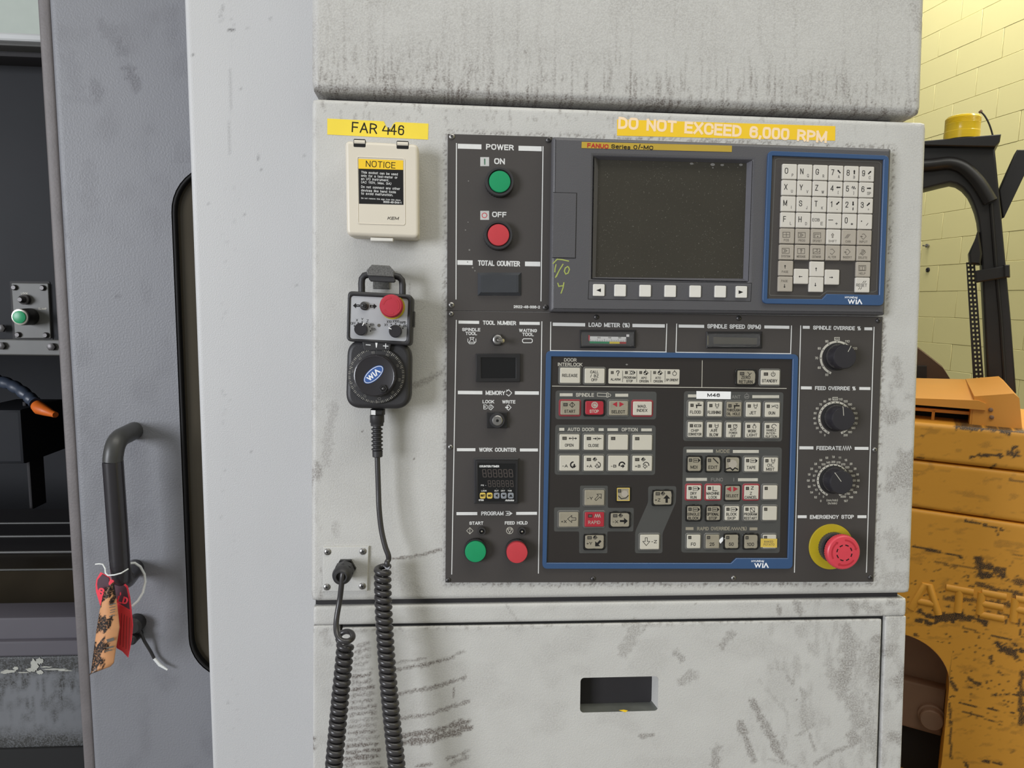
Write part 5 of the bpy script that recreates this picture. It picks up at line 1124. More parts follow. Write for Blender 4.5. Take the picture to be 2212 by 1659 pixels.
cup = lambda p, x, y: (p.line([(x+2.5,y-12),(x+2.5,y-7),(x+4,y-4.5),(x+8,y-4.5),(x+9.5,y-7),(x+9.5,y-12)],1.,m_ink), p.line([(x+2.5,y-9),(x+9.5,y-9)],.9,m_ink), p.line([(x+4,y-2),(x+8,y-2)],.8,m_ink))
gun = lambda p, x, y: (p.line([(x+2,y-7),(x+6,y-9.5),(x+13,y-10),(x+13,y-3),(x+10,y-4),(x+9,y-6.5),(x+2,y-7)],.9,m_ink), p.line([(x,y-9),(x+2,y-7),(x,y-5)],.9,m_ink))
Cx = (1502.3,1543,1584.3,1626,1667); 
for i, (l, s_, w2) in enumerate(((['FLOOD'],fau,0),(['FLUSHING'],cup,0),(['THROUGH','OIL HOLE'],fau,1),(['JET'],cup,0),(['GUN'],gun,0))): mk(Cx[i],883+i*.5,32,31,m_keyw if w2 else m_keym,m_rim,l,s_,(-7.5,-7.5),fs=6.6 if len(l) == 1 else 5.8,dy=7.2 if len(l) == 1 else 6)
conv = lambda p, x, y: (p.line([(x-1,y-10),(x+13,y-10),(x+13,y-5.5),(x-1,y-5.5)],.9,m_ink,True), p.arc(x+2,y-7.7,2,0,360,.8,m_ink,10), p.arc(x+10,y-7.7,2,0,360,.8,m_ink,10))
clk = lambda p, x, y: (p.arc(x+4.5,y-7.5,4,0,360,1,m_ink,14), p.line([(x+4.5,y-7.5),(x+6.5,y-10)],1,m_ink), p.line([(x,y-11),(x+9,y-11)],.8,m_ink))
bulb = lambda p, x, y: (p.arc(x+5,y-7,3.4,-60,240,1,m_ink,14), p.line([(x+3.8,y-10.2),(x+3.8,y-13),(x+6.2,y-13),(x+6.2,y-10.2)],.9,m_ink))
hnd = lambda p, x, y: (p.arc(x+6,y-8,5,20,200,1.1,m_ink,12), p.line([(x+1,y-7),(x+5,y-4),(x+7,y-6)],1,m_ink))
Cx = (1501,1542,1583.5,1624.5,1666)
for i, (l, s_, f_) in enumerate(((['CHIP','CONVEYOR'],conv,5.8),(['AIR','BLOW'],cup,6.6),(['AUTO','POWER','OFF'],clk,4.9),(['WORK','LIGHT'],bulb,6.2),(['HANDLE','INTER-','RUPTION'],hnd,4.9))): mk(Cx[i],927.5+i*.5,32,32,m_keym,m_rim,l,s_,(-7.5,-8),fs=f_,dy=6.5)
pen = Ln([(1,-12),(11,-2)],2.)
Cx = (1499,1540,1581.5,1622.5,1664)
for i, (l, s_, w2) in enumerate(((['MDI'],tape,1),(['EDIT'],pen,1),([],lambda p,x,y: (p.dot(x+1,y,10,m_keyt,n=8), p.line([(x-13,y+11),(x-4,y+8),(x+1,y+13),(x+6,y+8),(x+12,y+11)],2.4,m_ink)),1),(['TAPE'],tape,0),(['OIL','MIST'],cup,0))): mk(Cx[i],1002+i*.3,29 if w2 else 31,30,m_keyw if w2 else m_keym,m_rimb if w2 else m_rim,l,s_,(-7.5,-8),fs=6.8 if len(l) < 2 else 6.2,dy=7 if len(l) < 2 else 6,worn=bool(w2))
Cx = (1498,1540,1581.5,1622,1662.5); zc = lambda p, x, y: p.t('Z',x+3,y-9,7,6,m_ink,bold=.015)
for i, (l, s_, rm, mt) in enumerate(((['DRY','RUN'],tape,m_rimr,m_keym),(['MACHINE','LOCK'],Ln([(0,-12),(0,-3),(9,-3)],1.3),m_rimr,m_keym),(['SELECT'],tri2,m_rimb,m_keyw),(['Z','CANCEL'],zc,m_rimr,m_keym),([],None,m_rim,m_keym))): mk(Cx[i],1063+(i==2)*1.5,31,30,mt,rm,l,s_,None if i == 2 else (-7.5,-8),fs=6.2,dy=7 if i != 2 else 6.5)
Cx = (1498,1540,1580,1621,1661.5)
for i, (l, s_, w2) in enumerate(((['SINGLE','BLOCK'],tape,1),(['OPTIONAL','STOP'],tape,1),(['BLOCK','SKIP'],tape,0),(['PROGRAM','RESTART'],Ln([(0,-11),(9,-11),(9,-2),(0,-2),(0,-11),(9,-2)],1.),0),([],None,0))): mk(Cx[i],1108,29 if w2 else 31,30,m_keyw if w2 else m_keym,m_rimb if w2 else m_rim,l,s_,(-7.5,-8),fs=6.2,dy=7,worn=bool(w2))
Cx = (1497.5,1538,1579.5,1621,1661)
for i, (l, w2) in enumerate((('F0',0),('25',0),('50',1),('100',1),('',0))): mk(Cx[i],1169+(.4 if i == 3 else 0),29,29,(m_keym if i in (0,4) else m_keyw),m_rimb if w2 else m_rim,[l] if l else [],None,(-7.5,-8),fs=7,dy=6.5,worn=bool(w2))
mb = MB(); mb.slab(q([(1551,1168),(1561,1160),(1566,1163),(1556,1174)],DB+.0008), -DB-.0003, -DB-.0018, m_paper, .0002, 1); ob('torn_film', mb, kp)
# ---- stickers
def sticker(name, label, pts, d, mt, lay, t=.0003, cat='label'):
    o = thing(name, label, cat, PF.L(sum(a for a,b in pts)/len(pts), sum(b for a,b in pts)/len(pts), d)); mb = MB(); mb.slab(q(pts,d+t), -d, -d-t, mt); ob('backing', mb, o); p = Pr(d+t); lay(p); ob('lettering', p.mb, o, kind='stuff'); return o
sticker('key_sticker', 'white M46 label stuck across the coolant heading of the keypad', [(1504.5,844.8),(1579,846),(1578.5,862.3),(1504.5,861.5)], DB+.0002, m_paper, lambda p: p.t('M46',1541.5,853.5,7.2,27,m_ink,bold=.03))
sticker('key_label', 'yellow BAKED POTATO label on the bottom right keypad key', [(1643.5,1163.5),(1678.8,1164),(1678.5,1183),(1643,1182)], DB+.0026, m_gold, lambda p: (p.t('BAKED',1660.5,1170,4.6,19,m_beiged,bold=0), p.t('POTATO',1661,1176.3,4.6,23,m_beiged,bold=0)))
sticker('number_label', 'yellow FAR 446 label with a torn notch above the socket box', [(707,256),(829,262),(833,271),(839.5,279.5),(846,275),(849,268),(855,263.5),(925.5,267),(924.5,301.5),(707,290.5)], 0, m_yell, lambda p: (p.t('FAR',787.5,276.3,22.5,55,m_ink,bold=.004,rot=-2.4), p.line([(826.5,282.2),(846,283.3)],2.4,m_ink), p.line([(838.6,276.5),(838,290)],2.6,m_ink), p.line([(831.5,272.5),(826.5,282)],2.4,m_ink), p.line([(842.5,279.5),(838,283)],2.,m_ink), p.line([(852.3,269.5),(851.6,290.5)],2.6,m_ink), p.line([(852,269.8),(844.5,283.2),(856,284)],2.4,m_ink), p.t('6',866.5,281.3,21.5,13,m_ink,bold=.004,rot=-2.4)))
sticker('speed_label', 'long orange yellow warning label with pale lettering above the screen', [(1333,258),(1804.5,272.5),(1804,303.8),(1333,293)], 0, m_orng, lambda p: p.t('DO NOT EXCEED 6,000 RPM',1563.5,281,25,452,m_peach,bold=.035,rot=-1.75))
# ================================================================== socket box
DS = .028
sb = thing('socket_box', 'beige socket box with hinged lid and NOTICE sticker on the left', 'socket', PF.L(824,410,0))
of = rquad(q([(745,303),(904,311),(905.5,514.5),(748.5,508)], DS), .006, 5)
mb = MB(); mb.slab(inset(of,.0012), 0, -.016, m_beige); ob('box', mb, sb)
mb = MB(); mb.slab(of, -.0155, -DS, m_beige, .0036, 4, back=True); lid = ob('lid', mb, sb)
rec = rquad(q([(773,340),(873.5,344),(874,485),(774.5,482)],DS),.0015,3)
mb = MB(); mb.slab(inset(rec,-.0009), -DS+.0002, -DS-.0006, m_beige, .0004, 2, holes=[rec]); mb.slab(rec, -DS+.0002, -DS-.0001, m_beige); ob('raised_border', mb, lid)
for a0,a1,b0,b1 in ((765,788.5,300,317),(858,881.5,304,321)):
    mb = MB(); x0_,z1_ = PF.xz(a0,b0,DS); x1_,z0_ = PF.xz(a1,b1,DS); mb.slab(rrect(x0_-.0006,x1_+.0006,z0_-.0006,z1_,.001,2), -DS+.004, -DS-.0001, m_ink)
    zc_ = (z0_+z1_)/2+.001; mb.tube([(x0_,-DS+.003,zc_),(x1_,-DS+.003,zc_)], (z1_-z0_)*.46, m_beige, 18); ob('hinge', mb, sb)
mb = MB(); x0_,z0_ = PF.xz(800,520,DS); x1_,z1_ = PF.xz(849,514,DS); mb.slab(rrect(x0_,x1_,z0_,z1_,.0006,2), -.018, -DS+.001, m_soft, .0006, 1); ob('latch', mb, sb)
d = DS+.0001; mb = MB(); mb.slab(q([(774,343),(871,346.5),(871.5,442.5),(775.5,440)],d), -d, -d-.0002, m_ink); stx = ob('notice_sticker', mb, sb, label='yellow and black notice sticker')
p = Pr(d+.0002); p.poly([(774,343),(871,346.5),(871,367),(774.4,364.3)],m_orng); p.t('NOTICE',822.3,355.5,13.5,64,m_ink,bold=0,rot=-1.6,lift=.0001)
rl = -1.5
for t_,y,w,h in (('This socket can be used',372.3,79.5,6.4),('only for a test-meter or',379.5,79,6.4),('an I/O instrument.',386.4,60.5,6.4),('(AC 110V, Max. 3A)',393.6,65.5,6.4),('Do not connect any other',403.6,84.5,6.4),('devices like hand tools',411.3,75.5,6.4),('to avoid malfunction.',418,69,6.4),('Do not remove this sign from this place.',428.2,86,4)):
    x, z = PF.xz(780.5,y-.3,p.d); k = K(780,y,p.d); p.mb.text(t_,x,z,h*k*.82,p.y,m_white,w=w*k,bold=.012,rot=math.radians(rl),align='l')
p.t('3000-48-344-1',847.5,437,4.6,39,m_white,bold=.02,rot=rl); ob('lettering', p.mb, stx, kind='stuff')
p = Pr(DS+.0001); p.t('KEM',849.5,471.5,6.6,24,m_beiged,bold=.035,shear=.25); ob('maker_lettering', p.mb, sb, kind='stuff')
# ================================================================== handwheel pendant, hook, cable
DH = .042
hw = thing('handwheel_pendant', 'black handheld pendant with dial wheel and small red stop button hanging on the hook', 'pendant control', PF.L(818,760,DH))
lo = rquad(q([(750,733),(888,741),(886,884),(745.5,882)],DH-.006), .0175, 9)
mb = MB(); mb.slab(lo, -.010, -DH+.006, m_black2, .005, 4, back=True)
ob('dial_housing', mb, hw)
up = rquad(q([(751,628),(891.5,636.5),(887.5,747),(748,737)],DH), .0055, 5); fc = rquad(q([(758,639),(881.5,645.5),(877.5,737),(755.5,731)],DH), .003, 4)
mb = MB(); mb.slab(up, -.010, -DH, m_black2, .002, 3, holes=[fc], back=False); 
for a, w_ in (((780,739),0),): pass
mb.slab(q([(782,736),(845,741),(842,757),(786,757)],DH-.001), -.03, -DH+.001, m_black2, .001, 2)
ob('switch_housing', mb, hw)
mb = MB(); mb.slab(inset(fc,-.0006), -.03, -DH+.0015, m_mpgf); fp = ob('face_plate', mb, hw)
p = Pr(DH-.0014)
p.poly([(762.5,660),(769,654.5),(769,657.7),(777,657.9),(777,663),(769,662.8),(769,666)],m_ink); p.poly([(814,661.5),(807.5,656),(807.5,659),(799,658.7),(799,664),(807.5,664.2),(807.5,667.5)],m_ink)
p.line([(771,660.3),(775,660.5)],1,m_mpgf,lift=.0001); p.line([(801.5,661.6),(806,661.8)],1,m_mpgf,lift=.0001); p.line([(803.7,659.6),(803.6,663.8)],1,m_mpgf,lift=.0001)
for t_,x,y,w in (('OFF',763,698.5,11),('X',771,691.5,4.5),('Y',782.5,689.5,4.5),('Z',794,693,4.5),('4th',803.5,701,9.5),('5th',807,711,9.5),('X1',833.5,701.8,6.5),('X10',840.5,695,10),('X100',855,694,14),('RAPID',870,696.5,13),('JOG',874.3,703.8,8.5)): p.t(t_,x,y,5.6,w,m_ink,bold=0)
for x,y in ((765.5,704),(773.5,697.5),(782.3,695.6),(792,698.5),(798.5,705.5),(800.5,714.7),(845,701),(854.5,699.4),(863.5,702.3),(870.3,709)): p.dot(x,y,1.4,m_ink)
p.dot(818.5,703,3.6,m_led); p.done('lettering', fp)
d0 = DH-.0015
mb = MB(); lathe_thing(mb,787.5,661,[(9.5,0),(9.5,.002),(7,.003),(5.5,.003)],m_steeld,28,d0); x, z, k = lathe_thing(mb,787.5,661,[(5,.002),(4.4,.008),(3.6,.0095),(1.5,.010)],m_black,20,d0); ob('toggle', mb, hw)
for a, b, an in ((781,711.5,60),(855,716,152)):
    mb = MB(); x, z, k = lathe_thing(mb,a,b,[(14,0),(14,.003),(13.6,.008),(12.5,.009)],m_hdl,36,d0); kn = ob('selector_knob', mb, hw)
    a_ = math.radians(an); mb = MB(); mb.line([(x+r*k*math.cos(a_), z+r*k*math.sin(a_)) for r in (14.2,9.5)],1.8*k,-d0-.0091,m_paper); mb.slab([(x+(r*math.cos(a_)-s_*math.sin(a_))*k, z+(r*math.sin(a_)+s_*math.cos(a_))*k) for r,s_ in ((10,-1.2),(15.5,-1.2),(15.5,1.2),(10,1.2))], -d0-.003, -d0-.0088, m_paper); ob('pointer', mb, kn)
mb = MB(); lathe_thing(mb,848,663,[(27,0),(27,.0012)],m_yel,36,d0); lathe_thing(mb,848,663,[(16,.001),(16,.008)],m_black,24,d0)
ob('base_ring', mb, hw, label='yellow and black base ring')
mb = MB(); x,z,k = lathe_thing(mb,848,663,[(17,.007),(23.5,.008),(25,.010),(25.2,.0125),(24,.015),(21.5,.0162),(10,.0165)],m_crim,44,d0); sh = ob('stop_button', mb, hw, label='red mushroom stop button')
mb = MB(); 
for a0 in (95,215,335):
    mb.line([(x+16.5*k*math.cos(math.radians(a0+i*7)), z+16.5*k*math.sin(math.radians(a0+i*7))) for i in range(11)], 3*k, -d0-.0166, m_estopd)
ob('arrow_marks', mb, sh, kind='stuff')
# dial and wheel
d1 = DH-.006
mb = MB(); lathe_thing(mb,814,811,[(62,0),(62,.0025),(60.5,.0035),(45,.0042)],m_black2,72,d1); dl_ = ob('dial', mb, hw)
x, z, k = PF.xz(814,811,d1)+(K(814,811,d1),); mb = MB()
for i in range(100):
    a = math.radians(90-i*3.6); r0 = 54 if i%10 == 0 else 56
    mb.line([(x+r*k*math.cos(a), z+r*k*math.sin(a)) for r in (59.8,r0)], .9*k, -d1-.0040, m_cream if i%3 else m_dim)
for i in range(10):
    a = math.radians(62-i*36); mb.text(str((60+i*10)%100), x+50.5*k*math.cos(a), z+50.5*k*math.sin(a), 5*k, -d1-.0045, m_dim, w=7*k, rot=a-math.pi/2)
mb.flat([(x-2.6*k,z+73*k),(x+2.6*k,z+73*k),(x+.8*k,z+60.5*k),(x-.8*k,z+60.5*k)][::-1], -d1-.0053, m_paper)
mb.line([(x-22*k,z+66.5*k),(x-13*k,z+66*k)],1.5*k,-d1-.0053,m_paper); mb.line([(x+15*k,z+64.5*k),(x+25*k,z+64*k)],1.6*k,-d1-.0053,m_paper); mb.line([(x+20*k,z+69*k),(x+20*k,z+59.5*k)],1.6*k,-d1-.0053,m_paper)
ob('graduation', mb, dl_, kind='stuff')
mb = MB(); lathe_thing(mb,813,811,[(46,.003),(46.5,.006),(45.5,.014),(43.5,.0165),(41.5,.0168),(40,.0165)],m_hdl,72,d1,wob=-.006); wh = ob('wheel', mb, hw)
dW = d1+.0166; x, z = PF.xz(807,809,dW); k = K(807,809,dW); ca, sa = math.cos(math.radians(42)), math.sin(math.radians(42))
def ell(a, b, n=32): return [(x+(a*math.cos(t)*ca-b*math.sin(t)*sa)*k, z+(a*math.cos(t)*sa+b*math.sin(t)*ca)*k) for t in [2*math.pi*i/n for i in range(n)]]
mb = MB(); mb.slab(ell(26.5,13.2), -dW+.0003, -dW-.0002, m_ovalb); mb.slab(ell(25,11.8), -dW+.0003, -dW-.0003, m_wlogo); mb.slab(ell(23.7,10.5), -dW+.0003, -dW-.0004, m_ovalb)
mb.text('W', x-9*ca*k, z-9*sa*k, 11*k, -dW-.0005, m_wlogo, w=15*k, bold=.06, rot=math.radians(42))
L2 = lambda u, v: (x+(u*ca-v*sa)*k, z+(u*sa+v*ca)*k)
mb.line([L2(1.2,-5),L2(1.2,5)],2.6*k,-dW-.0005,m_wlogo); mb.line([L2(4.5,-5.2),L2(9.5,4.5),L2(14,-5.2)],2.8*k,-dW-.0005,m_wlogo)
ob('oval_badge', mb, wh, label='blue and silver oval badge', kind='stuff')
mb = MB(); lathe_thing(mb,832,838,[(9.5,.016),(9.3,.0175),(8,.0185),(5.2,.0185),(4.8,.0168)],m_black,6,d1); lathe_thing(mb,832,838,[(3.4,.0166),(3.2,.0182),(1,.0186)],m_steeld,14,d1); ob('crank_socket', mb, wh)
mb = MB(); mb.slab(rquad(q([(889,671),(896,672),(895,706),(888.5,708)],.026),.001,2), -.014, -.030, m_black, .002, 2, back=True); ob('side_switch', mb, hw)
mb = MB(); mb.tube([PF.L(a,b,.027) for a,b in ((781.5,634),(781,612),(782,602),(787,595.5),(796,593),(825,594.5),(852,596),(862,598.5),(868,605),(869.5,615),(869.5,640))], .0037, m_black2, 14); ob('hanging_loop', mb, hw, smooth=60)
# hook
hk = thing('wall_hook', 'hammered grey bent metal hook holding the pendant loop', 'hook', PF.L(822,590,0))
oc = lambda d: q([(791,584),(803,571.5),(841,573.5),(851.5,585),(850.5,598),(794,595)], d)
mb = MB(); mb.slab(q([(806,580),(842,582),(842,625),(806,624)],0), 0, -.0022, m_spk, .0005, 1)
mb.slab(oc(.040), -.0362, -.040, m_spk, .0008, 2, back=True)
a_ = [PF.L(u,v,.040) for u,v in ((793.5,594.5),(850.5,597.5),(853.5,606),(851,609.5),(800,607),(796.5,603))]
mb.box(PF.L(806,575,.03)[0], PF.L(842,575,.03)[0], -.038, 0, PF.L(822,581,.03)[2], PF.L(822,578,.03)[2], m_spk)
b_ = q([(794,594.5),(850.5,597.5),(854,606),(851,609.5),(800,607),(796.5,603)],.040); mb.slab(b_, -.034, -.0385, m_black2, .0006, 1, back=True)
ob('bent_plate', mb, hk)
# gland plate
gpl = thing('gland_plate', 'small square grey plate with four screws and a black cable gland', 'plate', PF.L(746,1230,0))
mb = MB(); mb.slab(q([(698,1181.5),(796.5,1180.5),(793.5,1277),(697,1278)],.003), 0, -.003, m_cab, .0005, 1); ob('plate', mb, gpl)
for a,b in ((707.5,1192),(784,1191),(706,1268),(782.5,1266)): screw(gpl, a, b, .003, m_steel, 7.2)
mb = MB(); lathe_thing(mb,747,1227,[(23,0),(23,.003),(22,.0034)],m_black,6,.003); lathe_thing(mb,747,1227,[(18,.003),(18,.010)],m_black2,32,.003); lathe_thing(mb,747,1227,[(22,.009),(21.5,.020)],m_black2,8,.003); lathe_thing(mb,747,1227,[(20,.0195),(20.5,.026),(17.5,.0315),(13,.0335),(10,.0335),(9,.029)],m_black2,32,.003); ob('cable_gland', mb, gpl)
# cable: straight lead, two hanging coils joined below the picture
cb = thing('coiled_cable', 'dark grey coiled cable from the handheld pendant to the gland plate', 'cable', PF.L(840,1400,.025))
mb = MB(); mb.slab(q([(800.5,884),(829,885),(828.5,898),(800.5,897)],.030), -.014, -.033, m_black, .002, 2, back=True)
mb.slab(q([(801.5,886),(811,886.5),(811,896.5),(801.5,896)],.0333), -.033, -.0333, m_paper)
def vtube(prof, px0, mt, n=28):      # turned about the vertical, prof: (py, r px)
    k = K(813,930,.024); pts = [PF.L(px0+(py-900)*.012, py, .024) for py, r in prof]; mb.tube(pts, [r*k for py, r in prof], mt, n)
vtube([(896,13),(897,15.5),(912,15.5),(913.5,14),(920,13.5),(921,9)],814.5,m_black2)
pr_ = [(920,8.5)]
for i in range(6): y = 924+i*8.6; pr_ += [(y,9),(y+2,12.5),(y+4.2,12.7),(y+6.2,9.2)]
vtube(pr_+[(975,9)],814,m_black2); vtube([(973,10),(974,11.3),(986,11),(987.5,9)],814.5,m_black2)
ob('strain_relief', mb, cb, smooth=50)
def smooth(P, n=8):
    P = [np.array(p, float) for p in P]; P = [2*P[0]-P[1]]+P+[2*P[-1]-P[-2]]; o = []
    for i in range(1, len(P)-2):
        for j in range(n):
            t = j/n; o.append(.5*((2*P[i])+(-P[i-1]+P[i+1])*t+(2*P[i-1]-5*P[i]+4*P[i+1]-P[i+2])*t*t+(-P[i-1]+3*P[i]-3*P[i+1]+P[i+2])*t**3))
    return o+[P[-2]]
kc = K(830,1300,.024); rw = 6.7*kc; Rc = 12.6*kc
s1 = smooth([PF.L(a,b,d) for a,b,d in ((815,982,.024),(816,1015,.024),(817.5,1060,.024),(819,1100,.025),(824,1145,.026),(832,1180,.028),(838.5,1198,.029),(839.5,1208,.028),(836,1214,.031))], 6)
def coil(spine, pitch, R, r, ph=0., nseg=20):
    S = smooth(spine, 30); S = np.array(S); dl = np.hypot.reduce(np.diff(S, axis=0), axis=1) if False else np.linalg.norm(np.diff(S,axis=0),axis=1); s = np.concatenate([[0],np.cumsum(dl)]); n = int(s[-1]/pitch*nseg); o = []
    for i in range(n+1):
        t = s[-1]*i/n; c = np.array([np.interp(t, s, S[:,j]) for j in range(3)]); a = ph+2*math.pi*i/nseg; o.append(tuple(c+np.array([R*math.cos(a), R*math.sin(a), 0])))
    return o
c1 = coil([PF.L(a,b,d) for a,b,d in ((826.5,1222,.028),(827.5,1290,.033),(833,1394,.042),(842,1508,.048),(857,1655,.052),(872,1790,.052),(884,1900,.05))], 14.35*kc, Rc, rw*1.02, ph=-.6)
mb = MB(); mb.tube(s1+[np.array(c1[0])+np.array([0,0,.002]), np.array(c1[3])], 5.9*kc, m_cable, 14); ob('cable_lead', mb, cb, smooth=60)
mb = MB(); mb.tube(c1, rw, m_cable, 9); ob('coil', mb, cb, smooth=60)
c2 = coil([PF.L(a,b,d) for a,b,d in ((746,1391,.033),(744.5,1412,.035),(740,1460,.038),(735,1508,.041),(721.5,1655,.045),(710,1790,.045),(704,1900,.045))], 14.6*kc, Rc*1.02, rw*1.02, ph=math.pi*.95)
s2 = smooth([PF.L(a,b,d) for a,b,d in ((744,1230,.030),(740,1240,.034),(737.5,1265,.034),(734,1295,.033),(728,1330,.036),(726,1352,.040),(728,1370,.045),(737,1383,.050),(752,1385,.050),(762,1377,.042),(759,1367,.032),(747,1364,.025),(735,1370,.024),(730,1380,.030))], 6)
mb = MB(); mb.tube(s2+[np.array(c2[0])+np.array([0,0,.001])], 5.9*kc, m_cable, 14); ob('cable_lead', mb, cb, smooth=60)
mb = MB(); mb.tube(c2, rw, m_cable, 9); ob('coil', mb, cb, smooth=60)
lo_ = smooth([c1[-1], PF.L(880,1960,.045), PF.L(840,2040,.04), PF.L(760,2040,.04), PF.L(708,1960,.042), c2[-1]], 8)
mb = MB(); mb.tube(lo_, rw, m_cable, 10); ob('cable_loop', mb, cb, smooth=60)
# ================================================================== forklift behind the machine, right
o3 = WC@np.array([(2090-CX)/F, (1000-CY)/F, 1.])*2.0+CAM; ex = WC@np.array([(-1500-CX)/F, (650-CY)/F, 1.]); ex[2] = 0; ex = -nrm(ex)
Mf = np.eye(4); Mf[:3,0] = ex; Mf[:3,1] = np.cross([0,0,1.], ex); Mf[:3,2] = (0,0,1); Mf[:3,3] = (o3[0],o3[1],0)
FF = Fr(Mf); fz = lambda pts, d=0.: [FF.xz(a,b,d) for a,b in pts]
fk = thing('forklift', 'worn orange forklift with black overhead guard parked behind the machine', 'forklift', FF.L(2090,1000,0)*np.array([1,1,0]), FF)
fob = lambda n, mb, par=None, **kw: ob(n, mb, par or fk, fr=FF, **kw)
fx0, fx1 = FF.L(1900,1000)[0], FF.L(2330,1000)[0]
def d_fk(px, py):
    g = 0*px
    for pts, w, s in (([(2068,922),(2100,926),(2118,925)],5,1.),([(2112,925),(2150,929),(2172,931),(2212,934)],3,1.),([(2170,931),(2180,936)],5,.9),([(2095,988),(2112,984),(2140,983),(2162,985)],3.6,.95),([(2196,965),(2186,972),(2184,984),(2200,985)],4,.9),([(2180,978),(2198,978)],7,.8),([(2085,1124),(2110,1131),(2140,1137),(2165,1145)],3,.9),([(2150,1142),(2157,1158)],2,.8),([(1973,1180),(2010,1188),(2055,1197),(2078,1204)],2.4,.95),([(2020,1214),(2060,1222),(2110,1228)],2.2,.6),([(2115,1210),(2118,1240),(2135,1244)],9,.95),([(2125,1222),(2150,1232),(2170,1245)],8,.9),([(2160,1228),(2172,1230)],4,.8),([(2183,1195),(2212,1202)],2,.5),([(2195,1255),(2212,1258)],7,.7),([(2110,1262),(2150,1272),(2212,1284)],4.5,.75),([(2040,1290),(2060,1293),(2110,1296)],5,.7),([(2190,1290),(2212,1294)],6,.6),([(1984,1320),(2000,1330),(2040,1335),(2060,1342)],5.5,.95),([(1980,1340),(2010,1346),(2060,1336),(2100,1335),(2130,1347)],5,.95),([(2030,1330),(2080,1328),(2095,1338)],6,.9),([(2120,1300),(2150,1303),(2180,1308)],6,.75),([(2155,1323),(2180,1330),(2170,1350)],3,.85),([(2200,1330),(2205,1370)],3,.8),([(2080,1355),(2110,1365),(2125,1368)],2,.6),([(2148,1375),(2180,1380),(2195,1395)],2.4,.9),([(2152,1390),(2170,1404),(2212,1406)],6,.95),([(2160,1405),(2200,1418)],4,.85),([(2140,1420),(2143,1436)],3.5,.8),([(2155,1450),(2165,1458)],3,.8),([(2095,1468),(2118,1478)],5,.85),([(2130,1466),(2132,1475)],2,.8),([(2140,1502),(2170,1500),(2212,1503)],1.6,.9),([(2072,1519),(2130,1530),(2190,1541)],1.4,.95),([(2080,1537),(2125,1550),(2165,1566)],1.4,.8),([(2052,1470),(2066,1490)],4.5,.8),([(2052,1520),(2054,1640)],3.2,.8),([(2208,1455),(2204,1500),(2207,1560)],7,.8),([(2083,1645),(2092,1659)],4,.9),([(2125,1645),(2160,1650)],2.5,.9),([(1990,942),(1996,944)],2,.6),([(2140,1010),(2150,1004)],2.5,.7),([(2180,1035),(2210,1042)],2,.6),([(1980,988),(1994,990)],2,.7),([(2185,1625),(2192,1620)],2,.5)):
        g = np.maximum(g, s*seg(px,py,pts,w,1.1))
    g = np.maximum(g, .8*sst(.70,.76,fbm(px/9.,py/3.2,91,4))*sst(1180,1260,py)*sst(1620,1500,py))
    return np.maximum(g, .22*sst(.62,.75,fbm(px/30.,py/9.,92,4)))
cwz = lambda a, b, d=0.: FF.L(a,b,d)[2]
def zline(pa, pb): return (FF.L(*pa)[2]+FF.L(*pb)[2])/2
zt_ = zline((1982,914),(2212,932)); zg1 = zline((1979,996),(2212,1019)); zg2 = zline((1976,1100),(2212,1131))
hL, hR = FF.L(1840,1500)[0], FF.L(2047,1520)[0]; zH = FF.L(1965,1374)[2]; rH = (hR-hL)/2; zs_ = zH-rH
ybF = lambda x, z: .55
gridslab('counterweight', fx0, fx1, zg1+.002, zt_, .0, ybF, .005, .012, m_fork, d_fk, parent=fk, fr=FF)
gridslab('counterweight', fx0, fx1, zg2+.002, zg1-.002, .004, ybF, .005, .010, m_fork, d_fk, parent=fk, fr=FF)
cwl = gridslab('counterweight', fx0-.05, fx1, .12, zg2-.002, .002, lambda x,z: .3, .005, .010, m_fork, d_fk, parent=fk, fr=FF, holes=[(hL,hR,.1205,zH,min(rH-.002,.13))])
mb = MB(); n = 14; arch = [(hL,.121),(hR,.121)]+[(hR-.13*(1-math.cos(i/n*math.pi/2)), zH-.13*(1-math.sin(i/n*math.pi/2))) for i in range(n+1)]+[(hL+.13*(1-math.sin(i/n*math.pi/2)), zH-.13*(1-math.cos(i/n*math.pi/2))) for i in range(n+1)]
k_ = mb.mi(m_fork); nn_ = len(arch); mb.v = [(x,.002,z) for x,z in arch]+[(x,.14,z) for x,z in arch]
for i in range(nn_): j = (i+1)%nn_; mb.face((i,nn_+i,nn_+j,j), k_)
fob('hitch_recess', mb)
z_a, z_b, z_c = FF.L(2000,1480,-.1)[2], FF.L(2000,1490,-.1)[2], FF.L(2000,1583,-.1)[2]
mb = MB(); mb.box(hL,hR,.139,.15,.12,zH,m_fbrown); mb.box(hL,hR,.10,.139,z_c,z_a,m_fbrown,.008); mb.box(hL,hR,.125,.139,.12,z_c,m_void); fob('hitch_block', mb, label='grimy brown hitch block')
x, z = FF.xz(2012,1543,-.1); mb = MB(); k = FF.k(2012,1543,-.1); mb.lathe(x,z,[(31*k,.10),(31*k,.085),(27*k,.082)],m_fbrown,30); mb.lathe(x,z,[(27*k,.083),(26.5*k,.062),(24*k,.058)],m_fbrown,30); fob('hitch_pin', mb)
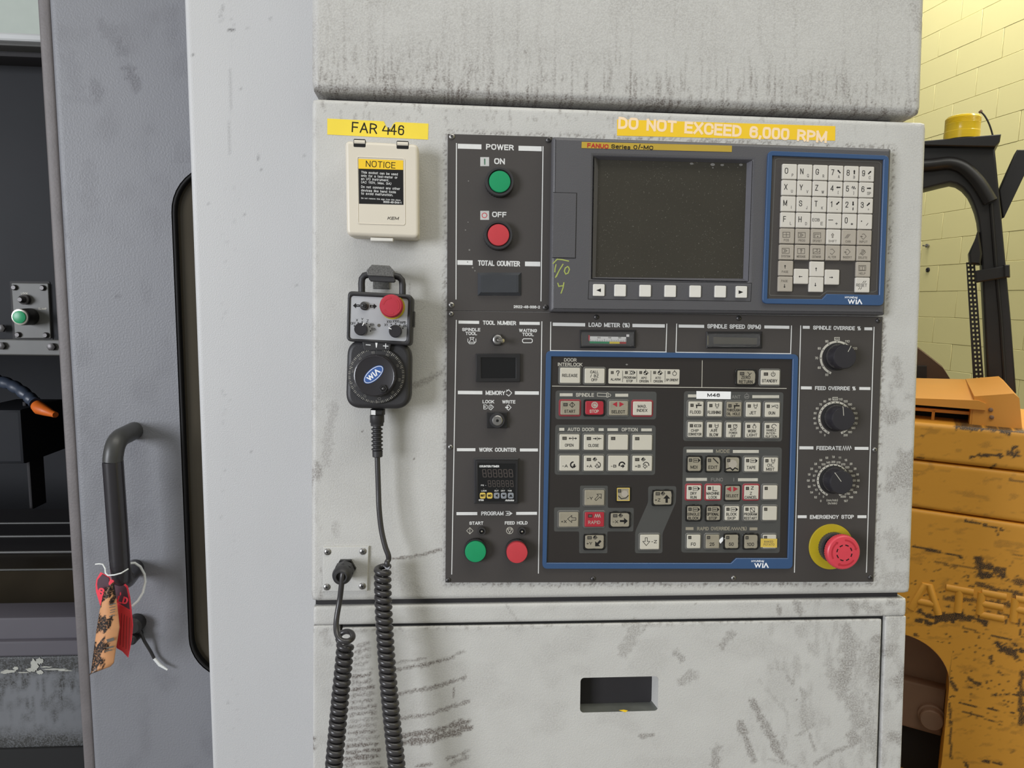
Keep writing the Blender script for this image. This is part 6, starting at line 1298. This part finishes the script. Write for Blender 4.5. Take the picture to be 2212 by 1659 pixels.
# raised letters
for ch, px, py, w, h in (('A',2000,1293,66,60),('T',2071,1297,60,54),('E',2144,1309,62,54),('R',2217,1322,62,54)):
    x, z = FF.xz(px,py); k = FF.k(px,py); kz = abs(FF.L(px,py+1)[2]-FF.L(px,py)[2]); mb = MB()
    st = {'A':[[(-.46,-.5),(-.07,.5),(.07,.5),(.46,-.5)],[(-.26,-.16),(.26,-.16)]],'T':[[(-.5,.42),(.5,.42)],[(0,.42),(0,-.5)]],'E':[[(-.42,-.45),(-.42,.45)],[(-.42,.45),(.45,.45)],[(-.42,0),(.38,0)],[(-.42,-.45),(.45,-.45)]],'R':[[(-.42,-.5),(-.42,.45)],[(-.42,.45),(.3,.45),(.42,.25),(.3,.02),(-.42,.02)],[(.05,.02),(.44,-.5)]]}[ch]
    for l in st:
        P = [(x+a*w*k, .0085, z+b*h*kz) for a, b in l]; mb.tube(P, .0122, m_fork, 14)
    fob('raised_letter', mb)
# hood
def prism(mb, front, back, mt):      # front, back: lists of local points
    k = mb.mi(mt); n = len(front); b = len(mb.v); mb.v += [tuple(v) for v in front]+[tuple(v) for v in back]
    mb.face(range(b,b+n), k); mb.face(list(range(b+n,b+2*n))[::-1], k)
    for i in range(n): j = (i+1)%n; mb.face((b+j,b+i,b+n+i,b+n+j), k)
F3 = lambda a, b, y: FF.L(a, b, -y)
zf_ = F3(2050,864,.05)[2]; z_l = F3(2050,880,.05)[2]; yb_ = .5
mb = MB(); zb2 = FF.L(2010,821,-yb_)[2]
xa, xb = F3(1900,870,.05)[0], F3(2131,870,.05)[0]; zA, zB2 = F3(1990,864,.05)[2], F3(2125,869,.05)[2]
front = [(xa,.05,z_l),(xb,.05,z_l),(xb,.05,zB2-.004),(xb-.02,.05,zB2+.004),(xa,.05,zA)]
prism(mb, front, [(x,yb_,z+(zb2-zA if z > z_l+.001 else 0)) for x,y,z in front], m_forkt); fob('hood_visor', mb)
mb = MB(); e0, e1 = F3(2098,912,.06), F3(2212,918,.06); t0, t1, t2 = F3(2105,856,.06), F3(2190,850,.06), F3(2202,860,.06)
front = [(xb-.03,.06,zt_-.02),(e1[0],.06,zt_-.02),(t2[0],.06,t2[2]),(t1[0],.06,t1[2]),(xb-.03,.06,t0[2])]
prism(mb, front, [(x,yb_,z+(.012 if z > zt_ else 0)) for x,y,z in front], m_forkt); fob('hood_panel', mb)
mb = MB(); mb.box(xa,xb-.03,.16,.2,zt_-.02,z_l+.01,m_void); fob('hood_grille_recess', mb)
mb = MB(); s0, s1_ = F3(1980,894,.09), F3(2108,893,.09); mb.box(xa,s1_[0],.085,.095,s1_[2]-.006,s1_[2]+.004,m_forkt,.002); ss = F3(2016,893,.09); mb.box(ss[0]-.004,ss[0]+.004,.085,.095,zt_,s1_[2],m_forkt); mb.box(xb-.036,xb-.018,.062,.12,zt_-.01,z_l,m_forkt,.002); fob('grille_bar', mb)
for a,b in ((2140,885),(2142,901)):
    x, z = FF.xz(a,b,-.06); mb = MB(); mb.lathe(x,z,[(.006,.06),(.006,.055),(.003,.053)],m_fbrown,10); fob('bolt', mb)
# seat back and lever behind the hood
mb = MB(); ys = .75; sp = [F3(a,b,ys) for a,b in ((1960,735),(1986,755),(2012,775),(2037,795),(2048,812),(2062,835),(1960,835))]
prism(mb, sp[::-1], [(x,ys+.12,z) for x,y,z in sp[::-1]], m_seat); fob('seat', mb)
mb = MB(); sp = [F3(a,b,.70) for a,b in ((1975,791),(2002,791),(2002,825),(1975,825))]; prism(mb, sp[::-1], [(x,.74,z) for x,y,z in sp[::-1]], m_fdark); fob('seat_box', mb)
# overhead guard
yg = .62
G = lambda l, y=yg: [FF.xz(a,b,-y) for a,b in l]
arc_in = [(1960,417),(2002,406),(2030,399),(2052,394),(2066,397),(2080,406),(2093,421),(2101,437),(2108,456),(2113,476),(2116,500),(2120,560),(2127,700),(2134,850)]
out_r = [(2196,850),(2184,690),(2172,560),(2160,430),(2153,360),(2149,316)]
mb = MB(); mb.slab(G(arc_in+out_r+[(1960,316)]), yg+.10, yg, m_fdark, .006, 2, back=True); fob('guard_post', mb)
zr_ = FF.L(2077,297,-(yg-.03))[2]; lR = G([(1950,297),(2162,297.5),(2160,306),(2154,312),(2150,317),(1950,313)],yg-.03); lR[0] = (lR[0][0], zr_); lR[1] = (lR[1][0], zr_)
mb = MB(); mb.slab(lR, yg+.7, yg-.03, m_fdark, .003, 1, back=True); fob('guard_roof', mb)
mb = MB(); mb.tube(smooth([F3(a,b,yg-.012) for a,b in ((1960,358),(2010,356),(2050,352),(2078,360),(2100,378),(2120,402),(2140,436))],5), .022, m_fdark, 12); fob('guard_rail', mb, smooth=60)
mb = MB(); mb.tube([F3(a,b,yg-.004) for a,b in ((2141,440),(2150,560),(2162,690),(2172,846))], .006, m_fdark, 8); fob('post_rib', mb)
mb = MB(); mb.slab(G([(2197,323),(2240,323),(2166,471),(2158,410)],yg+.06), yg+.16, yg+.06, m_fdark, .004, 2, back=True); fob('tilt_cylinder_bar', mb)
mb = MB(); mb.slab(G([(2106,585),(2181,572),(2182,598),(2108,611)],yg-.03), yg, yg-.03, m_fdark, .004, 1, back=True); mb.slab(G([(2169,572),(2181,572),(2182,599),(2170,599)],yg-.04), yg, yg-.045, m_fdark, .003, 1, back=True); fob('post_clamp', mb)
mb = MB(); mb.slab(G([(2115,500),(2122,548),(2118,572),(2095,570),(2093,547)],yg-.02), yg+.05, yg-.02, m_fdark, .006, 1, back=True); fob('exhaust_elbow', mb)
lp = G([(2087,567),(2106,566),(2126,832),(2103,834)],yg+.02); holes = []
for r in range(28):
    for c in range(2):
        px = 2092+c*8.5+r*9.4*.0755; py = 573+r*9.4
        holes.append(G([(px-2,py-2.2),(px+2,py-2.2),(px+2,py+2.2),(px-2,py+2.2)],yg+.02))
mb = MB(); mb.slab(lp, yg+.026, yg+.02, m_fdark, 0, 1, holes=holes, back=True); fob('perforated_guard', mb)
# beacon and wire on the guard roof
zr_ = FF.L(2077,297,-(yg-.03))[2]; bc = FF.L(2077,296,-(yg+.05)); bc[2] = zr_+.0005; bk = FF.k(2077,296,-(yg+.04)); zk = bk
be = thing('warning_beacon', 'round amber warning beacon on the black forklift roof', 'beacon', bc, FF)
def vl(mb, prof, mt, n=40):
    k = mb.mi(mt); prev = None
    for r, h in prof:
        b = len(mb.v); mb.v += [(bc[0]+r*bk*math.cos(2*math.pi*i/n), bc[1]+r*bk*math.sin(2*math.pi*i/n), bc[2]+h*1.17*bk) for i in range(n)]
        if prev is not None:
            for i in range(n): j = (i+1)%n; mb.face((prev+j,prev+i,b+i,b+j)[::-1], k)
        prev = b
    mb.face(range(prev,prev+n), k)
mb = MB(); vl(mb, [(39,0),(39,5),(37,6)], m_fdark); ob('base', mb, be, fr=FF)
mb = MB(); pf = [(40,4),(40,20),(39.2,21),(39.2,36)]
for i in range(5): pf += [(39.6,37+i*2.6),(38.7,38.3+i*2.6)]
vl(mb, pf+[(36,52),(30,54)], m_amber); ob('lens', mb, be, fr=FF, smooth=25)
mb = MB(); mb.tube(smooth([F3(a,b,yg) for a,b in ((2145.5,297),(2141,280),(2135,264),(2127,250),(2119,241.5))],5), .0028, m_fdark, 8); mb.tube([F3(2120,242.5,yg),F3(2116.5,239.5,yg)], .006, m_fbrown, 8)
props(ob('bent_wire', mb, fr=FF), 'thin bent wire rising from the roof beside the amber beacon', 'wire')
